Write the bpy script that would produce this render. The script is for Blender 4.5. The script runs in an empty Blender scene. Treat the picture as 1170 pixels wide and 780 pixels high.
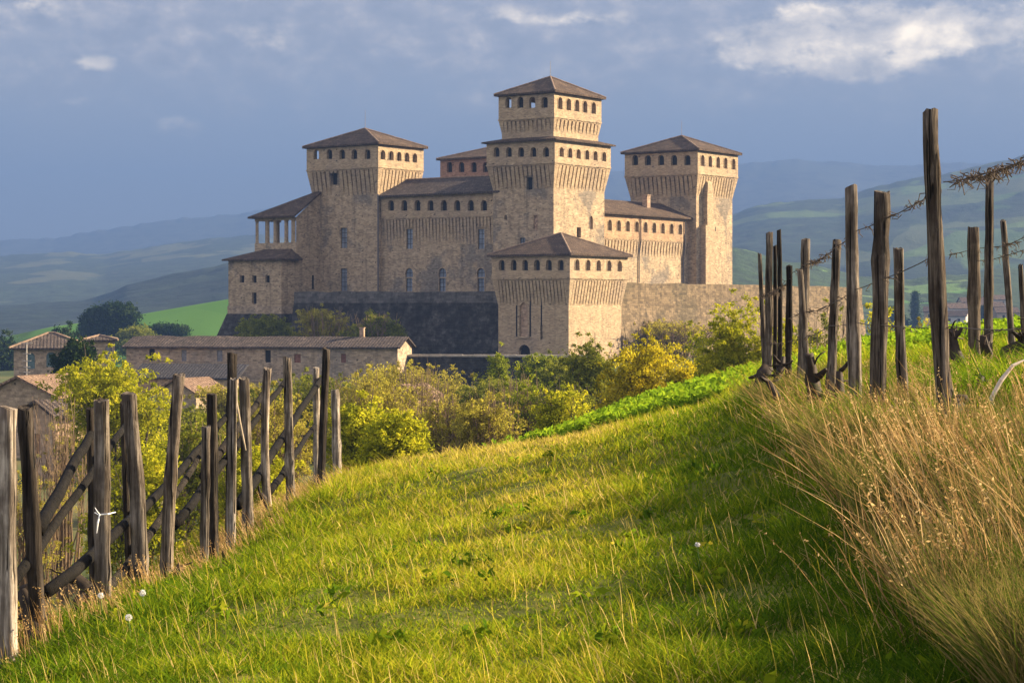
import bpy, math, random
import numpy as np
from mathutils import Vector

random.seed(7)
RNG = np.random.default_rng(11)
SC = bpy.context.scene
COL = SC.collection
F = 2275.0                       # focal length in photo pixels (70 mm on 36 mm, 1170 px wide)
HZ = 350.0                       # photo row of the horizon; z = 0 is eye height

# ------------------------------------------------------------------ camera
cam = bpy.data.cameras.new('camera')
cam.sensor_width = 36.0
cam.lens = 36.0 * F / 1170.0
cam.shift_y = -40.0 / 1170.0
cam.clip_start = 0.1
cam.clip_end = 30000
camo = bpy.data.objects.new('camera', cam)
camo.location = (0, 0, 0)
camo.rotation_euler = (math.pi / 2, 0, 0)
COL.objects.link(camo)
SC.camera = camo

# ------------------------------------------------------------------ sun, exposure
SUN_AZ, SUN_EL = math.radians(72), math.radians(22.5)
sdir = Vector((math.sin(SUN_AZ) * math.cos(SUN_EL), math.cos(SUN_AZ) * math.cos(SUN_EL), math.sin(SUN_EL)))
sl = bpy.data.lights.new('sun', 'SUN')
sl.energy = 5.0
sl.angle = math.radians(0.5)
sl.color = (1.0, 0.80, 0.54)
so = bpy.data.objects.new('sun', sl)
so.rotation_euler = (-sdir).to_track_quat('-Z', 'Y').to_euler()
so.location = (60, 20, 60)
COL.objects.link(so)
vs = SC.view_settings
vs.view_transform = 'Standard'
vs.look = 'None'
vs.gamma = 1.0
vs.exposure = 2.4
SC.cycles.use_denoising = True
SC.cycles.max_bounces = 5
SC.cycles.diffuse_bounces = 3
SC.cycles.glossy_bounces = 2
SC.cycles.transmission_bounces = 3
SC.cycles.volume_bounces = 0
SC.cycles.caustics_reflective = False
SC.cycles.caustics_refractive = False
HAZE_DENSITY = 0.00032
HAZE_COLOR = (0.092, 0.166, 0.355, 1)


# ------------------------------------------------------------------ node helper
class G:
    def __init__(s, nt):
        s.nt = nt

    def new(s, t, **kw):
        n = s.nt.nodes.new(t)
        for k, v in kw.items():
            setattr(n, k, v)
        return n

    def set(s, sock, v):
        if hasattr(v, 'links'):
            s.nt.links.new(v, sock)
        elif v is not None:
            if sock.type == 'RGBA' and len(v) == 3:
                v = (*v, 1)
            sock.default_value = v

    def math(s, op, a, b=None, c=None, clamp=False):
        n = s.new('ShaderNodeMath', operation=op, use_clamp=clamp)
        for i, v in enumerate((a, b, c)):
            if v is not None:
                s.set(n.inputs[i], v)
        return n.outputs[0]

    def smooth(s, x, lo, hi, a=0.0, b=1.0):
        n = s.new('ShaderNodeMapRange', interpolation_type='SMOOTHSTEP')
        s.set(n.inputs[0], x)
        for i, v in enumerate((lo, hi, a, b)):
            n.inputs[1 + i].default_value = v
        return n.outputs[0]

    def mix(s, f, a, b, mode='MIX'):
        n = s.new('ShaderNodeMix', data_type='RGBA', blend_type=mode)
        s.set(n.inputs[0], f)
        s.set(n.inputs[6], a)
        s.set(n.inputs[7], b)
        return n.outputs[2]

    def ramp(s, f, stops):
        n = s.new('ShaderNodeValToRGB')
        s.set(n.inputs[0], f)
        e = n.color_ramp.elements
        while len(e) < len(stops):
            e.new(0.5)
        for i, (p, c) in enumerate(stops):
            e[i].position = p
            e[i].color = (*c, 1) if len(c) == 3 else c
        return n.outputs[0]

    def noise(s, vec, scale, detail=4, rough=0.55, dist=0.0):
        n = s.new('ShaderNodeTexNoise')
        if vec is not None:
            s.set(n.inputs['Vector'], vec)
        n.inputs['Scale'].default_value = scale
        n.inputs['Detail'].default_value = detail
        n.inputs['Roughness'].default_value = rough
        n.inputs['Distortion'].default_value = dist
        return n.outputs[0]

    def mapping(s, vec, scale=(1, 1, 1), loc=(0, 0, 0), rot=(0, 0, 0)):
        n = s.new('ShaderNodeMapping')
        s.set(n.inputs[0], vec)
        n.inputs[1].default_value = loc
        n.inputs[2].default_value = rot
        n.inputs[3].default_value = scale
        return n.outputs[0]

    def coord(s, which='Object'):
        return s.new('ShaderNodeTexCoord').outputs[which]

    def bump(s, h, strength=0.3, dist=0.05):
        n = s.new('ShaderNodeBump')
        n.inputs['Strength'].default_value = strength
        n.inputs['Distance'].default_value = dist
        s.set(n.inputs['Height'], h)
        return n.outputs[0]


def new_mat(name):
    m = bpy.data.materials.new(name)
    m.use_nodes = True
    nt = m.node_tree
    p = nt.nodes['Principled BSDF']
    p.inputs['Roughness'].default_value = 0.9
    p.inputs['Specular IOR Level'].default_value = 0.15
    return m, G(nt), p


# ------------------------------------------------------------------ world: Nishita sky seen between cloud decks
wd = bpy.data.worlds.new('World')
SC.world = wd
wd.use_nodes = True
g = G(wd.node_tree)
out = wd.node_tree.nodes['World Output']
bg1 = wd.node_tree.nodes['Background']
sky = g.new('ShaderNodeTexSky', sky_type='NISHITA')
sky.sun_disc = False
sky.sun_elevation = SUN_EL
sky.sun_rotation = SUN_AZ
sky.air_density = 1.0
sky.dust_density = 0.6
g.set(bg1.inputs[0], sky.outputs[0])
bg1.inputs[1].default_value = 0.06
dirv = g.coord('Generated')
sep = g.new('ShaderNodeSeparateXYZ')
g.set(sep.inputs[0], dirv)
el = g.math('MULTIPLY', g.math('ARCSINE', sep.outputs[2]), 57.2958)
az = g.math('MULTIPLY', g.math('ARCTAN2', sep.outputs[0], sep.outputs[1]), 57.2958)
cv = g.new('ShaderNodeCombineXYZ')
g.set(cv.inputs[0], az)
g.set(cv.inputs[1], g.math('MULTIPLY', el, 1.55))
skyv = cv.outputs[0]
n_big = g.noise(skyv, 0.16, 6, 0.55, 0.3)
n_mid = g.noise(g.mapping(skyv, loc=(13, 5, 2)), 0.45, 8, 0.6, 0.15)
n_fine = g.noise(g.mapping(skyv, loc=(3, 9, 7)), 0.85, 12, 0.62, 0.1)
# slate veil over most of the dome
slate = g.ramp(g.math('MULTIPLY_ADD', el, 1 / 14.0, g.math('MULTIPLY_ADD', n_big, 0.5, -0.25)),
               [(0.0, (0.068, 0.077, 0.104)), (0.3, (0.076, 0.079, 0.101)), (0.52, (0.090, 0.087, 0.100)), (0.66, (0.09, 0.09, 0.105)), (0.85, (0.27, 0.26, 0.265)), (1.0, (0.46, 0.44, 0.44))])
# grey cloud deck high up, ragged lower edge
deck = g.smooth(g.math('ADD', el, g.math('MULTIPLY_ADD', n_mid, 5.0, -2.5)), 4.9, 7.9)
deckc = g.ramp(n_fine, [(0.3, (0.080, 0.073, 0.082)), (0.48, (0.110, 0.098, 0.104)), (0.6, (0.155, 0.132, 0.125)), (0.75, (0.26, 0.215, 0.175))])
c1 = g.mix(g.math('MULTIPLY', deck, 0.92), slate, deckc)


def puff(az0, el0, sa, se):
    a = g.math('DIVIDE', g.math('SUBTRACT', az, az0), sa)
    e = g.math('DIVIDE', g.math('SUBTRACT', el, el0), se)
    r2 = g.math('ADD', g.math('MULTIPLY', a, a), g.math('MULTIPLY', e, e))
    return g.math('EXPONENT', g.math('MULTIPLY', r2, -1.0))


def pa(px, py):
    return math.degrees(math.atan((px - 585) / F)), math.degrees(math.atan((HZ - py) / F))


tot = None
for px, py, wx, wy, amp in ((975, 52, 95, 32, 1.1), (1062, 40, 48, 22, 1.0), (860, 58, 55, 24, .8), (985, 84, 50, 17, .65), (940, 18, 90, 16, .45), (1160, 40, 60, 50, .6), (110, 78, 26, 11, .95), (205, 150, 34, 20, .55), (300, 40, 60, 30, .5),
                         (50, 18, 60, 22, .6), (690, 22, 80, 12, .62), (30, 78, 20, 12, .45), (80, 122, 60, 14, .35), (570, 15, 50, 16, .5), (420, 60, 40, 14, .3)):
    a0, e0 = pa(px, py)
    e0 *= 1.0
    v = g.math('MULTIPLY', puff(a0, e0, wx / F * 57.3, wy / F * 57.3), amp)
    tot = v if tot is None else g.math('ADD', tot, v)
pm = g.smooth(g.math('MULTIPLY', tot, g.math('MULTIPLY_ADD', n_fine, 3.0, -0.45)), 0.28, 0.9)
pc = g.ramp(g.math('MULTIPLY', n_mid, 1.0), [(0.35, (0.17, 0.143, 0.125)), (0.5, (0.33, 0.27, 0.205)), (0.65, (0.62, 0.50, 0.34))])
c2 = g.mix(pm, c1, pc)
bg2 = g.new('ShaderNodeBackground')
g.set(bg2.inputs[0], c2)
# dome brightened away from the view, added as fill for the shaded castle faces
g.set(bg2.inputs[1], g.smooth(sep.outputs[1], 0.80, 0.0, 0.92, 3.0))
mx = g.new('ShaderNodeMixShader')
cover = g.smooth(g.math('ADD', el, g.math('MULTIPLY_ADD', n_big, 24, -12)), 14, 40, 0.86, 0.45)
g.set(mx.inputs[0], cover)
g.nt.links.new(bg1.outputs[0], mx.inputs[1])
g.nt.links.new(bg2.outputs[0], mx.inputs[2])
g.nt.links.new(mx.outputs[0], out.inputs[0])


# ------------------------------------------------------------------ mesh and object helpers
class MB:
    def __init__(s):
        s.v, s.f, s.m = [], [], []

    def face(s, pts, m=0):
        n = len(s.v)
        s.v.extend([tuple(p) for p in pts])
        s.f.append(tuple(range(n, n + len(pts))))
        s.m.append(m)

    def box(s, lo, hi, m=0):
        x0, y0, z0 = lo
        x1, y1, z1 = hi
        n = len(s.v)
        s.v += [(x0, y0, z0), (x1, y0, z0), (x1, y1, z0), (x0, y1, z0), (x0, y0, z1), (x1, y0, z1), (x1, y1, z1), (x0, y1, z1)]
        for q in ((3, 2, 1, 0), (4, 5, 6, 7), (0, 1, 5, 4), (1, 2, 6, 5), (2, 3, 7, 6), (3, 0, 4, 7)):
            s.f.append(tuple(n + i for i in q))
            s.m.append(m)

    def hexa(s, p, m=0):
        n = len(s.v)
        s.v += [tuple(q) for q in p]
        for q in ((3, 2, 1, 0), (4, 5, 6, 7), (0, 1, 5, 4), (1, 2, 6, 5), (2, 3, 7, 6), (3, 0, 4, 7)):
            s.f.append(tuple(n + i for i in q))
            s.m.append(m)

    def tube(s, pts, rad, n=8, jit=0.0, m=0, rnd=None):
        pts = [Vector(p) for p in pts]
        if not hasattr(rad, '__len__'):
            rad = [rad] * len(pts)
        rnd = rnd or random
        base = len(s.v)
        prof = [1 + jit * rnd.uniform(-1, 1) for _ in range(n)]
        ref = Vector((0.13, 0.97, 0.21))
        for i, p in enumerate(pts):
            t = (pts[min(i + 1, len(pts) - 1)] - pts[max(i - 1, 0)]).normalized()
            if abs(t.dot(ref)) > 0.95:
                ref = Vector((0.97, 0.1, 0.2))
            a = t.cross(ref).normalized()
            b = t.cross(a)
            for k in range(n):
                w = 2 * math.pi * k / n
                r = rad[i] * prof[k] * (1 + 0.5 * jit * rnd.uniform(-1, 1))
                s.v.append(tuple(p + a * (math.cos(w) * r) + b * (math.sin(w) * r)))
        for i in range(len(pts) - 1):
            for k in range(n):
                k2 = (k + 1) % n
                s.f.append((base + i * n + k, base + i * n + k2, base + (i + 1) * n + k2, base + (i + 1) * n + k))
                s.m.append(m)
        s.f.append(tuple(base + k for k in reversed(range(n))))
        s.m.append(m)
        s.f.append(tuple(base + (len(pts) - 1) * n + k for k in range(n)))
        s.m.append(m)

    def build(s, name, mats, parent=None, smooth=False, loc=None):
        me = bpy.data.meshes.new(name)
        v = s.v
        if loc is not None:
            v = [(a - loc[0], b - loc[1], c - loc[2]) for a, b, c in v]
        me.from_pydata(v, [], s.f)
        if not isinstance(mats, (list, tuple)):
            mats = [mats]
        for m in mats:
            me.materials.append(m)
        if len(mats) > 1:
            me.polygons.foreach_set('material_index', s.m)
        if smooth:
            me.polygons.foreach_set('use_smooth', [True] * len(s.f))
        me.update()
        o = bpy.data.objects.new(name, me)
        COL.objects.link(o)
        if loc is not None:
            o.location = loc
        if parent is not None:
            o.parent = parent
        return o


def tag(o, label=None, cat=None, group=None, kind=None):
    if label:
        o['label'] = label
    if cat:
        o['category'] = cat
    if group:
        o['group'] = group
    if kind:
        o['kind'] = kind
    return o


def thing(name, label, cat, loc=(0, 0, 0), rotz=0.0, group=None):
    o = bpy.data.objects.new(name, None)
    o.empty_display_size = 0.2
    COL.objects.link(o)
    o.location = loc
    o.rotation_euler = (0, 0, rotz)
    return tag(o, label, cat, group)


def np_mesh(name, verts, loops, starts, totals, mats, attr=None, parent=None, loc=None, midx=None, smooth=False):
    me = bpy.data.meshes.new(name)
    verts = np.asarray(verts, dtype=np.float32)
    if loc is not None:
        verts = verts - np.asarray(loc, dtype=np.float32)
    me.vertices.add(len(verts))
    me.vertices.foreach_set('co', verts.ravel())
    me.loops.add(len(loops))
    me.loops.foreach_set('vertex_index', np.asarray(loops, dtype=np.int32))
    me.polygons.add(len(starts))
    me.polygons.foreach_set('loop_start', np.asarray(starts, dtype=np.int32))
    me.polygons.foreach_set('loop_total', np.asarray(totals, dtype=np.int32))
    if midx is not None:
        me.polygons.foreach_set('material_index', np.asarray(midx, dtype=np.int32))
    if smooth:
        me.polygons.foreach_set('use_smooth', np.ones(len(starts), dtype=bool))
    for m in (mats if isinstance(mats, (list, tuple)) else [mats]):
        me.materials.append(m)
    for k, a in (attr or {}).items():
        at = me.attributes.new(k, 'FLOAT', 'POINT')
        at.data.foreach_set('value', np.asarray(a, dtype=np.float32))
    me.update(calc_edges=True)
    o = bpy.data.objects.new(name, me)
    COL.objects.link(o)
    if loc is not None:
        o.location = loc
    if parent is not None:
        o.parent = parent
    return o


def W(px, py, d):
    return Vector(((px - 585) / F * d, d, (HZ - py) / F * d))


def sst(a, b, x):
    t = np.clip((np.asarray(x, dtype=float) - a) / (b - a), 0, 1)
    return t * t * (3 - 2 * t)


_perm = np.random.default_rng(3).random((256, 256))


def vnoise(x, y):
    x = np.asarray(x, dtype=float)
    y = np.asarray(y, dtype=float)
    xi = np.floor(x).astype(int)
    yi = np.floor(y).astype(int)
    fx = x - xi
    fy = y - yi
    fx = fx * fx * (3 - 2 * fx)
    fy = fy * fy * (3 - 2 * fy)
    h = lambda a, b: _perm[a % 256, b % 256]
    return ((h(xi, yi) * (1 - fx) + h(xi + 1, yi) * fx) * (1 - fy) + (h(xi, yi + 1) * (1 - fx) + h(xi + 1, yi + 1) * fx) * fy) * 2 - 1


def fbm(x, y, o=4):
    s = 0
    a = 1.0
    for i in range(o):
        s = s + a * vnoise(x * 2 ** i + 17.3 * i, y * 2 ** i + 5.1 * i)
        a *= 0.5
    return s / 1.9


# ------------------------------------------------------------------ materials
def m_stone(name, cols, grey, brick=(0.55, 0.22), mottling=0.55, streak=0.5, bumpd=0.04):
    m, g, p = new_mat(name)
    co = g.coord()
    sp = g.new('ShaderNodeSeparateXYZ')
    g.set(sp.inputs[0], co)
    cb = g.new('ShaderNodeCombineXYZ')
    g.set(cb.inputs[0], g.math('ADD', sp.outputs[0], sp.outputs[1]))
    g.set(cb.inputs[1], sp.outputs[2])
    warp = g.noise(co, 1.6, 3)
    bv = g.new('ShaderNodeVectorMath', operation='ADD')
    g.set(bv.inputs[0], cb.outputs[0])
    wv = g.new('ShaderNodeCombineXYZ')
    g.set(wv.inputs[0], g.math('MULTIPLY', warp, 0.5))
    g.set(wv.inputs[1], g.math('MULTIPLY', warp, 0.22))
    g.set(bv.inputs[1], wv.outputs[0])
    bt = g.new('ShaderNodeTexBrick')
    g.set(bt.inputs['Vector'], bv.outputs[0])
    bt.inputs['Scale'].default_value = 1.0
    bt.inputs['Brick Width'].default_value = brick[0]
    bt.inputs['Row Height'].default_value = brick[1]
    bt.inputs['Mortar Size'].default_value = 0.025
    bt.inputs['Color1'].default_value = (1.30, 1.28, 1.25, 1)
    bt.inputs['Color2'].default_value = (0.62, 0.62, 0.63, 1)
    bt.inputs['Mortar'].default_value = (0.95, 0.93, 0.9, 1)
    base = g.ramp(g.noise(co, 0.8, 9, 0.72), [(0.30, cols[0]), (0.5, cols[1]), (0.70, cols[2])])
    gm = g.smooth(g.noise(g.mapping(co, loc=(9, 4, 1), scale=(1, 1, 0.8)), 0.17, 7, 0.66), 0.49, 0.60)
    base = g.mix(g.math('MULTIPLY', gm, mottling), base, grey)
    st = g.smooth(g.noise(g.mapping(co, scale=(1.1, 1.1, 0.09)), 1.0, 5, 0.6), 0.5, 0.72)
    base = g.mix(g.math('MULTIPLY', st, streak * 0.7), base, tuple(c * 0.45 for c in grey))
    base = g.mix(0.9, base, bt.outputs['Color'], 'MULTIPLY')
    # putlog holes left by the scaffolding, in uneven rows
    hx = g.math('FRACT', g.math('MULTIPLY_ADD', g.math('ADD', sp.outputs[0], sp.outputs[1]), 1 / 2.9, g.math('MULTIPLY', warp, 0.35)))
    hy = g.math('FRACT', g.math('MULTIPLY_ADD', sp.outputs[2], 1 / 1.9, g.math('MULTIPLY', warp, 0.25)))
    hole = g.math('MULTIPLY', g.math('LESS_THAN', hx, 0.07), g.math('LESS_THAN', hy, 0.11))
    hole = g.math('MULTIPLY', hole, g.math('GREATER_THAN', g.noise(co, 0.35, 2), 0.5))
    base = g.mix(g.math('MULTIPLY', hole, 0.75), base, (0.03, 0.025, 0.02))
    g.set(p.inputs['Base Color'], base)
    g.set(p.inputs['Normal'], g.bump(g.math('ADD', g.math('MULTIPLY', bt.outputs['Fac'], -0.5), g.noise(co, 3.0, 6, 0.7)), 0.7, bumpd * 4))
    return m


TAN = ((0.22, 0.165, 0.108), (0.375, 0.283, 0.178), (0.48, 0.37, 0.24))
M_SHAFT = m_stone('castle_rubble', TAN, (0.15, 0.135, 0.115), mottling=0.72)
M_BRICK = m_stone('castle_brick', ((0.30, 0.22, 0.14), (0.395, 0.295, 0.182), (0.46, 0.355, 0.228)), (0.29, 0.225, 0.165), brick=(0.5, 0.16), mottling=0.45, streak=0.35)
M_REDBRICK = m_stone('red_brick', ((0.24, 0.135, 0.085), (0.32, 0.185, 0.12), (0.38, 0.24, 0.155)), (0.2, 0.13, 0.1), brick=(0.5, 0.16))
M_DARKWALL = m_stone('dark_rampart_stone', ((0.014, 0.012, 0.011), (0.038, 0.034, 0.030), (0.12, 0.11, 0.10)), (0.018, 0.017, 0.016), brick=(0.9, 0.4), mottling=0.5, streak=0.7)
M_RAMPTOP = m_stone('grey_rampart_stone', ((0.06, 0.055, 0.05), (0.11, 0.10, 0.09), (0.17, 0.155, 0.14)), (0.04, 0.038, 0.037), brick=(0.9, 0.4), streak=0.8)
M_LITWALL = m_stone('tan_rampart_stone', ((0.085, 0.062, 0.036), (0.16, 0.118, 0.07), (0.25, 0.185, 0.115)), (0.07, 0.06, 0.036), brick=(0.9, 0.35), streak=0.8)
M_HOUSE = m_stone('house_stone', ((0.22, 0.165, 0.11), (0.34, 0.26, 0.175), (0.45, 0.35, 0.24)), (0.23, 0.2, 0.165), brick=(0.55, 0.25))
M_PLASTER = m_stone('house_plaster', ((0.33, 0.22, 0.14), (0.42, 0.29, 0.19), (0.48, 0.36, 0.25)), (0.3, 0.24, 0.18), brick=(0.5, 0.3), streak=0.4)


def m_tiles(name, c):
    m, g, p = new_mat(name)
    co = g.coord()
    n1 = g.noise(co, 0.8, 6, 0.65)
    n2 = g.noise(g.mapping(co, scale=(1, 1, 2.5)), 3.2, 4, 0.7)
    base = g.ramp(g.math('MULTIPLY_ADD', n2, 0.6, g.math('MULTIPLY', n1, 0.4)), [(0.33, c[0]), (0.5, c[1]), (0.66, c[2])])
    vor = g.new('ShaderNodeTexVoronoi')
    g.set(vor.inputs['Vector'], g.mapping(co, scale=(2.2, 2.2, 4)))
    base = g.mix(0.5, base, g.ramp(vor.outputs['Color'], [(0.1, (0.3, 0.3, 0.3)), (0.9, (1.6, 1.55, 1.45))]), 'MULTIPLY')
    sn = g.new('ShaderNodeSeparateXYZ')
    g.set(sn.inputs[0], g.coord('Normal'))
    sp = g.new('ShaderNodeSeparateXYZ')
    g.set(sp.inputs[0], co)
    along = g.math('GREATER_THAN', g.math('ABSOLUTE', sn.outputs[0]), g.math('ABSOLUTE', sn.outputs[1]))
    t = g.math('ADD', g.math('MULTIPLY', sp.outputs[1], along), g.math('MULTIPLY', sp.outputs[0], g.math('SUBTRACT', 1.0, along)))
    t = g.math('ADD', t, g.math('MULTIPLY', n2, 0.25))
    row = g.math('ABSOLUTE', g.math('SINE', g.math('MULTIPLY', t, 6.2832 / 0.9)))
    course = g.math('FRACT', g.math('MULTIPLY', sp.outputs[2], 2.6))
    base = g.mix(0.75, base, g.ramp(row, [(0.0, (0.35, 0.35, 0.35)), (0.45, (1.05, 1.05, 1.05)), (1.0, (1.25, 1.22, 1.2))]), 'MULTIPLY')
    base = g.mix(0.35, base, g.ramp(course, [(0.0, (0.5, 0.5, 0.5)), (0.25, (1.1, 1.1, 1.1)), (1.0, (1.2, 1.2, 1.2))]), 'MULTIPLY')
    g.set(p.inputs['Base Color'], base)
    g.set(p.inputs['Normal'], g.bump(g.math('ADD', g.math('ADD', vor.outputs['Distance'], n2), row), 0.8, 0.14))
    return m


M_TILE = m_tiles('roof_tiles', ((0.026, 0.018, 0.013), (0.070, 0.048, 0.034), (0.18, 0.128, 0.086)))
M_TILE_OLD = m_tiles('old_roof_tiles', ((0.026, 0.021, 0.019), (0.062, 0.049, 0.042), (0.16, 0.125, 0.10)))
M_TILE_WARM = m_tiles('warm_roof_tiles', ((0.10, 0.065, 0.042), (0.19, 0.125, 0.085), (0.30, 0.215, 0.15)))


def m_plain(name, c, rough=0.8, spec=0.2, nscale=None, var=0.35):
    m, g, p = new_mat(name)
    p.inputs['Roughness'].default_value = rough
    p.inputs['Specular IOR Level'].default_value = spec
    n = g.noise(g.coord(), nscale or 4.0, 5, 0.6)
    g.set(p.inputs['Base Color'], g.ramp(n, [(0.3, tuple(x * (1 - var) for x in c)), (0.7, tuple(x * (1 + var) for x in c))]))
    return m


M_DARK = m_plain('dark_interior', (0.012, 0.010, 0.009))
M_GLASS = m_plain('window_glass', (0.17, 0.19, 0.22), 0.15, 0.8, 0.6)  # blue-grey base paints the sky's reflection into the panes
M_FRAME = m_plain('window_frame', (0.035, 0.028, 0.022))
M_SHUTTER = m_plain('grey_shutter', (0.17, 0.17, 0.18))
M_REDSHUT = m_plain('brown_shutter', (0.16, 0.075, 0.05))
M_BLUESHUT = m_plain('blue_green_shutter', (0.10, 0.15, 0.15))
M_METAL = m_plain('weathered_metal', (0.10, 0.09, 0.085), 0.5, 0.4)
M_CAP = m_plain('pale_coping_stone', (0.30, 0.26, 0.21), nscale=1.0)
M_RIDGE = m_plain('ridge_tiles', (0.22, 0.15, 0.10), nscale=1.5)
M_WIRE = m_plain('rusty_wire', (0.06, 0.045, 0.035), 0.6, 0.3)
M_TENDRIL = m_plain('dried_tendrils', (0.085, 0.06, 0.042), nscale=8)
M_STUMP = m_plain('vine_bark', (0.030, 0.021, 0.014), nscale=14)
M_BARK = m_plain('tree_bark', (0.075, 0.055, 0.04), nscale=5)
M_TWIG = m_plain('twig_bark', (0.17, 0.115, 0.065), nscale=5)
M_RAG = m_plain('white_tie', (0.75, 0.74, 0.70))


def m_wood(name):
    m, g, p = new_mat(name)
    co = g.coord()
    oi = g.new('ShaderNodeObjectInfo')
    n1 = g.noise(g.mapping(co, scale=(26, 26, 1.6)), 1.0, 6, 0.7)
    n2 = g.noise(co, 2.2, 5, 0.6)
    grey = g.ramp(n1, [(0.32, (0.03, 0.023, 0.018)), (0.48, (0.15, 0.125, 0.097)), (0.66, (0.42, 0.365, 0.295))])
    dk = g.smooth(n2, 0.44, 0.60)
    base = g.mix(g.math('MULTIPLY', dk, 0.6), grey, (0.045, 0.033, 0.025))
    crack = g.smooth(g.noise(g.mapping(co, scale=(40, 40, 0.7), loc=(3, 1, 0)), 1.0, 2, 0.5), 0.36, 0.42)
    base = g.mix(g.math('SUBTRACT', 1.0, crack), base, (0.012, 0.01, 0.008))
    base = g.mix(1.0, base, oi.outputs['Color'], 'MULTIPLY')
    g.set(p.inputs['Base Color'], base)
    g.set(p.inputs['Normal'], g.bump(g.math('ADD', n1, crack), 0.9, 0.02))
    return m


M_WOOD = m_wood('weathered_wood')


def m_leaf(name, stops, transl=0.45, obj_rand=0.0):
    m = bpy.data.materials.new(name)
    m.use_nodes = True
    nt = m.node_tree
    g = G(nt)
    nt.nodes.remove(nt.nodes['Principled BSDF'])
    o = nt.nodes['Material Output']
    at = g.new('ShaderNodeAttribute', attribute_name='tint')
    c = g.ramp(at.outputs['Fac'], stops)
    d = g.new('ShaderNodeBsdfDiffuse')
    t = g.new('ShaderNodeBsdfTranslucent')
    g.set(d.inputs[0], c)
    g.set(t.inputs[0], c)
    mx = g.new('ShaderNodeMixShader')
    mx.inputs[0].default_value = transl
    nt.links.new(d.outputs[0], mx.inputs[1])
    nt.links.new(t.outputs[0], mx.inputs[2])
    nt.links.new(mx.outputs[0], o.inputs[0])
    return m


M_GRASS = m_leaf('grass_blades', [(0.0, (0.035, 0.08, 0.006)), (0.3, (0.10, 0.17, 0.008)), (0.58, (0.25, 0.285, 0.012)), (0.84, (0.41, 0.34, 0.03)), (1.0, (0.54, 0.39, 0.15))], 0.55)
M_STRAW = m_leaf('dry_grass_stems', [(0.0, (0.16, 0.088, 0.036)), (0.5, (0.38, 0.235, 0.088)), (1.0, (0.64, 0.45, 0.20))], 0.35)
M_CROP = m_leaf('crop_leaves', [(0.0, (0.08, 0.15, 0.010)), (0.5, (0.19, 0.30, 0.014)), (1.0, (0.36, 0.42, 0.02))], 0.5)
L_YG = m_leaf('yellow_green_leaves', [(0.0, (0.12, 0.14, 0.010)), (0.5, (0.33, 0.34, 0.015)), (1.0, (0.56, 0.50, 0.03))], 0.5)
L_GOLD = m_leaf('golden_leaves', [(0.0, (0.15, 0.14, 0.012)), (0.5, (0.42, 0.36, 0.015)), (1.0, (0.65, 0.52, 0.03))], 0.5)
L_GREEN = m_leaf('bright_green_leaves', [(0.0, (0.07, 0.10, 0.01)), (0.5, (0.20, 0.24, 0.015)), (1.0, (0.40, 0.40, 0.03))], 0.5)
L_OLIVE = m_leaf('olive_leaves', [(0.0, (0.065, 0.075, 0.012)), (0.5, (0.16, 0.18, 0.02)), (1.0, (0.32, 0.31, 0.035))])
L_TAN = m_leaf('tan_buds', [(0.0, (0.14, 0.115, 0.022)), (0.5, (0.33, 0.285, 0.042)), (1.0, (0.52, 0.46, 0.06))], 0.4)
L_DARK = m_leaf('evergreen_leaves', [(0.0, (0.008, 0.018, 0.006)), (0.5, (0.02, 0.04, 0.01)), (1.0, (0.05, 0.07, 0.015))], 0.25)

# ------------------------------------------------------------------ terrain
CTRL = [
    (0, 0, -1.56), (0, 4, -1.58), (0, 8.5, -1.62), (-2, 7, -1.9), (-3.2, 8, -2.1), (3, 5, -0.95), (2, 8, -1.25), (3.5, 10, -0.86),
    (-3.15, 12.2, -2.21), (-3.1, 13.1, -2.16), (-3.1, 15.1, -2.34), (-3.1, 16.6, -2.44), (-3.1, 17.9, -2.56), (-3.1, 20, -2.68), (-3.1, 23.4, -2.67),
    (-3.1, 25.6, -2.72), (-3.1, 27.9, -2.82), (-3.1, 32, -2.95), (-3.1, 35.4, -3.14),
    (3.2, 14.6, -0.96), (3.1, 18.5, -1.05), (3.26, 20.5, -1.12), (3.6, 25, -1.12), (3.9, 30, -1.28), (5.6, 24, -0.82), (6.3, 35, -1.24),
    (0, 14, -1.82), (0, 20, -2.08), (0, 30, -2.58), (0, 40, -2.96), (1.2, 10, -1.52), (1.4, 15, -1.5), (1.6, 20, -1.68), (1.9, 28, -1.95), (1.5, 36, -2.4),
    (0.2, 44, -3.2), (-1.1, 40, -3.1), (2.1, 42, -2.58), (2.9, 57, -3.35), (4.7, 50, -2.2), (6.2, 58, -2.6), (9.6, 60, -1.75), (13.6, 60, -1.6), (17, 60, -1.5),
    (0, 60, -6.2), (0, 80, -8.5), (-4.4, 62, -6.6), (5, 84, -6.5), (10, 90, -5.5), (20, 85, -3.0), (26, 120, -6), (0, 115, -11), (10, 120, -9),
    (-6, 14, -4.0), (-6, 30, -4.9), (-10, 20, -7.2), (-16, 40, -11.5), (-20, 80, -13), (-10, 50, -8.5), (-8, 5, -4.2), (10, 5, -0.4), (12, 25, -0.6), (22, 30, -0.2), (-10, 110, -12), (-20, 5, -9), (0, -8, -1.5),
]
_cp = np.array(CTRL, dtype=float)


def _U(r2):
    return np.where(r2 > 0, r2 * np.log(np.maximum(r2, 1e-12)), 0)


_n = len(_cp)
_P = np.c_[np.ones(_n), _cp[:, :2]]
_K = _U(((_cp[:, None, :2] - _cp[None, :, :2]) ** 2).sum(2)) + np.eye(_n) * 3.0
_A = np.block([[_K, _P], [_P.T, np.zeros((3, 3))]])
_sol = np.linalg.solve(_A, np.r_[_cp[:, 2], np.zeros(3)])


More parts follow.
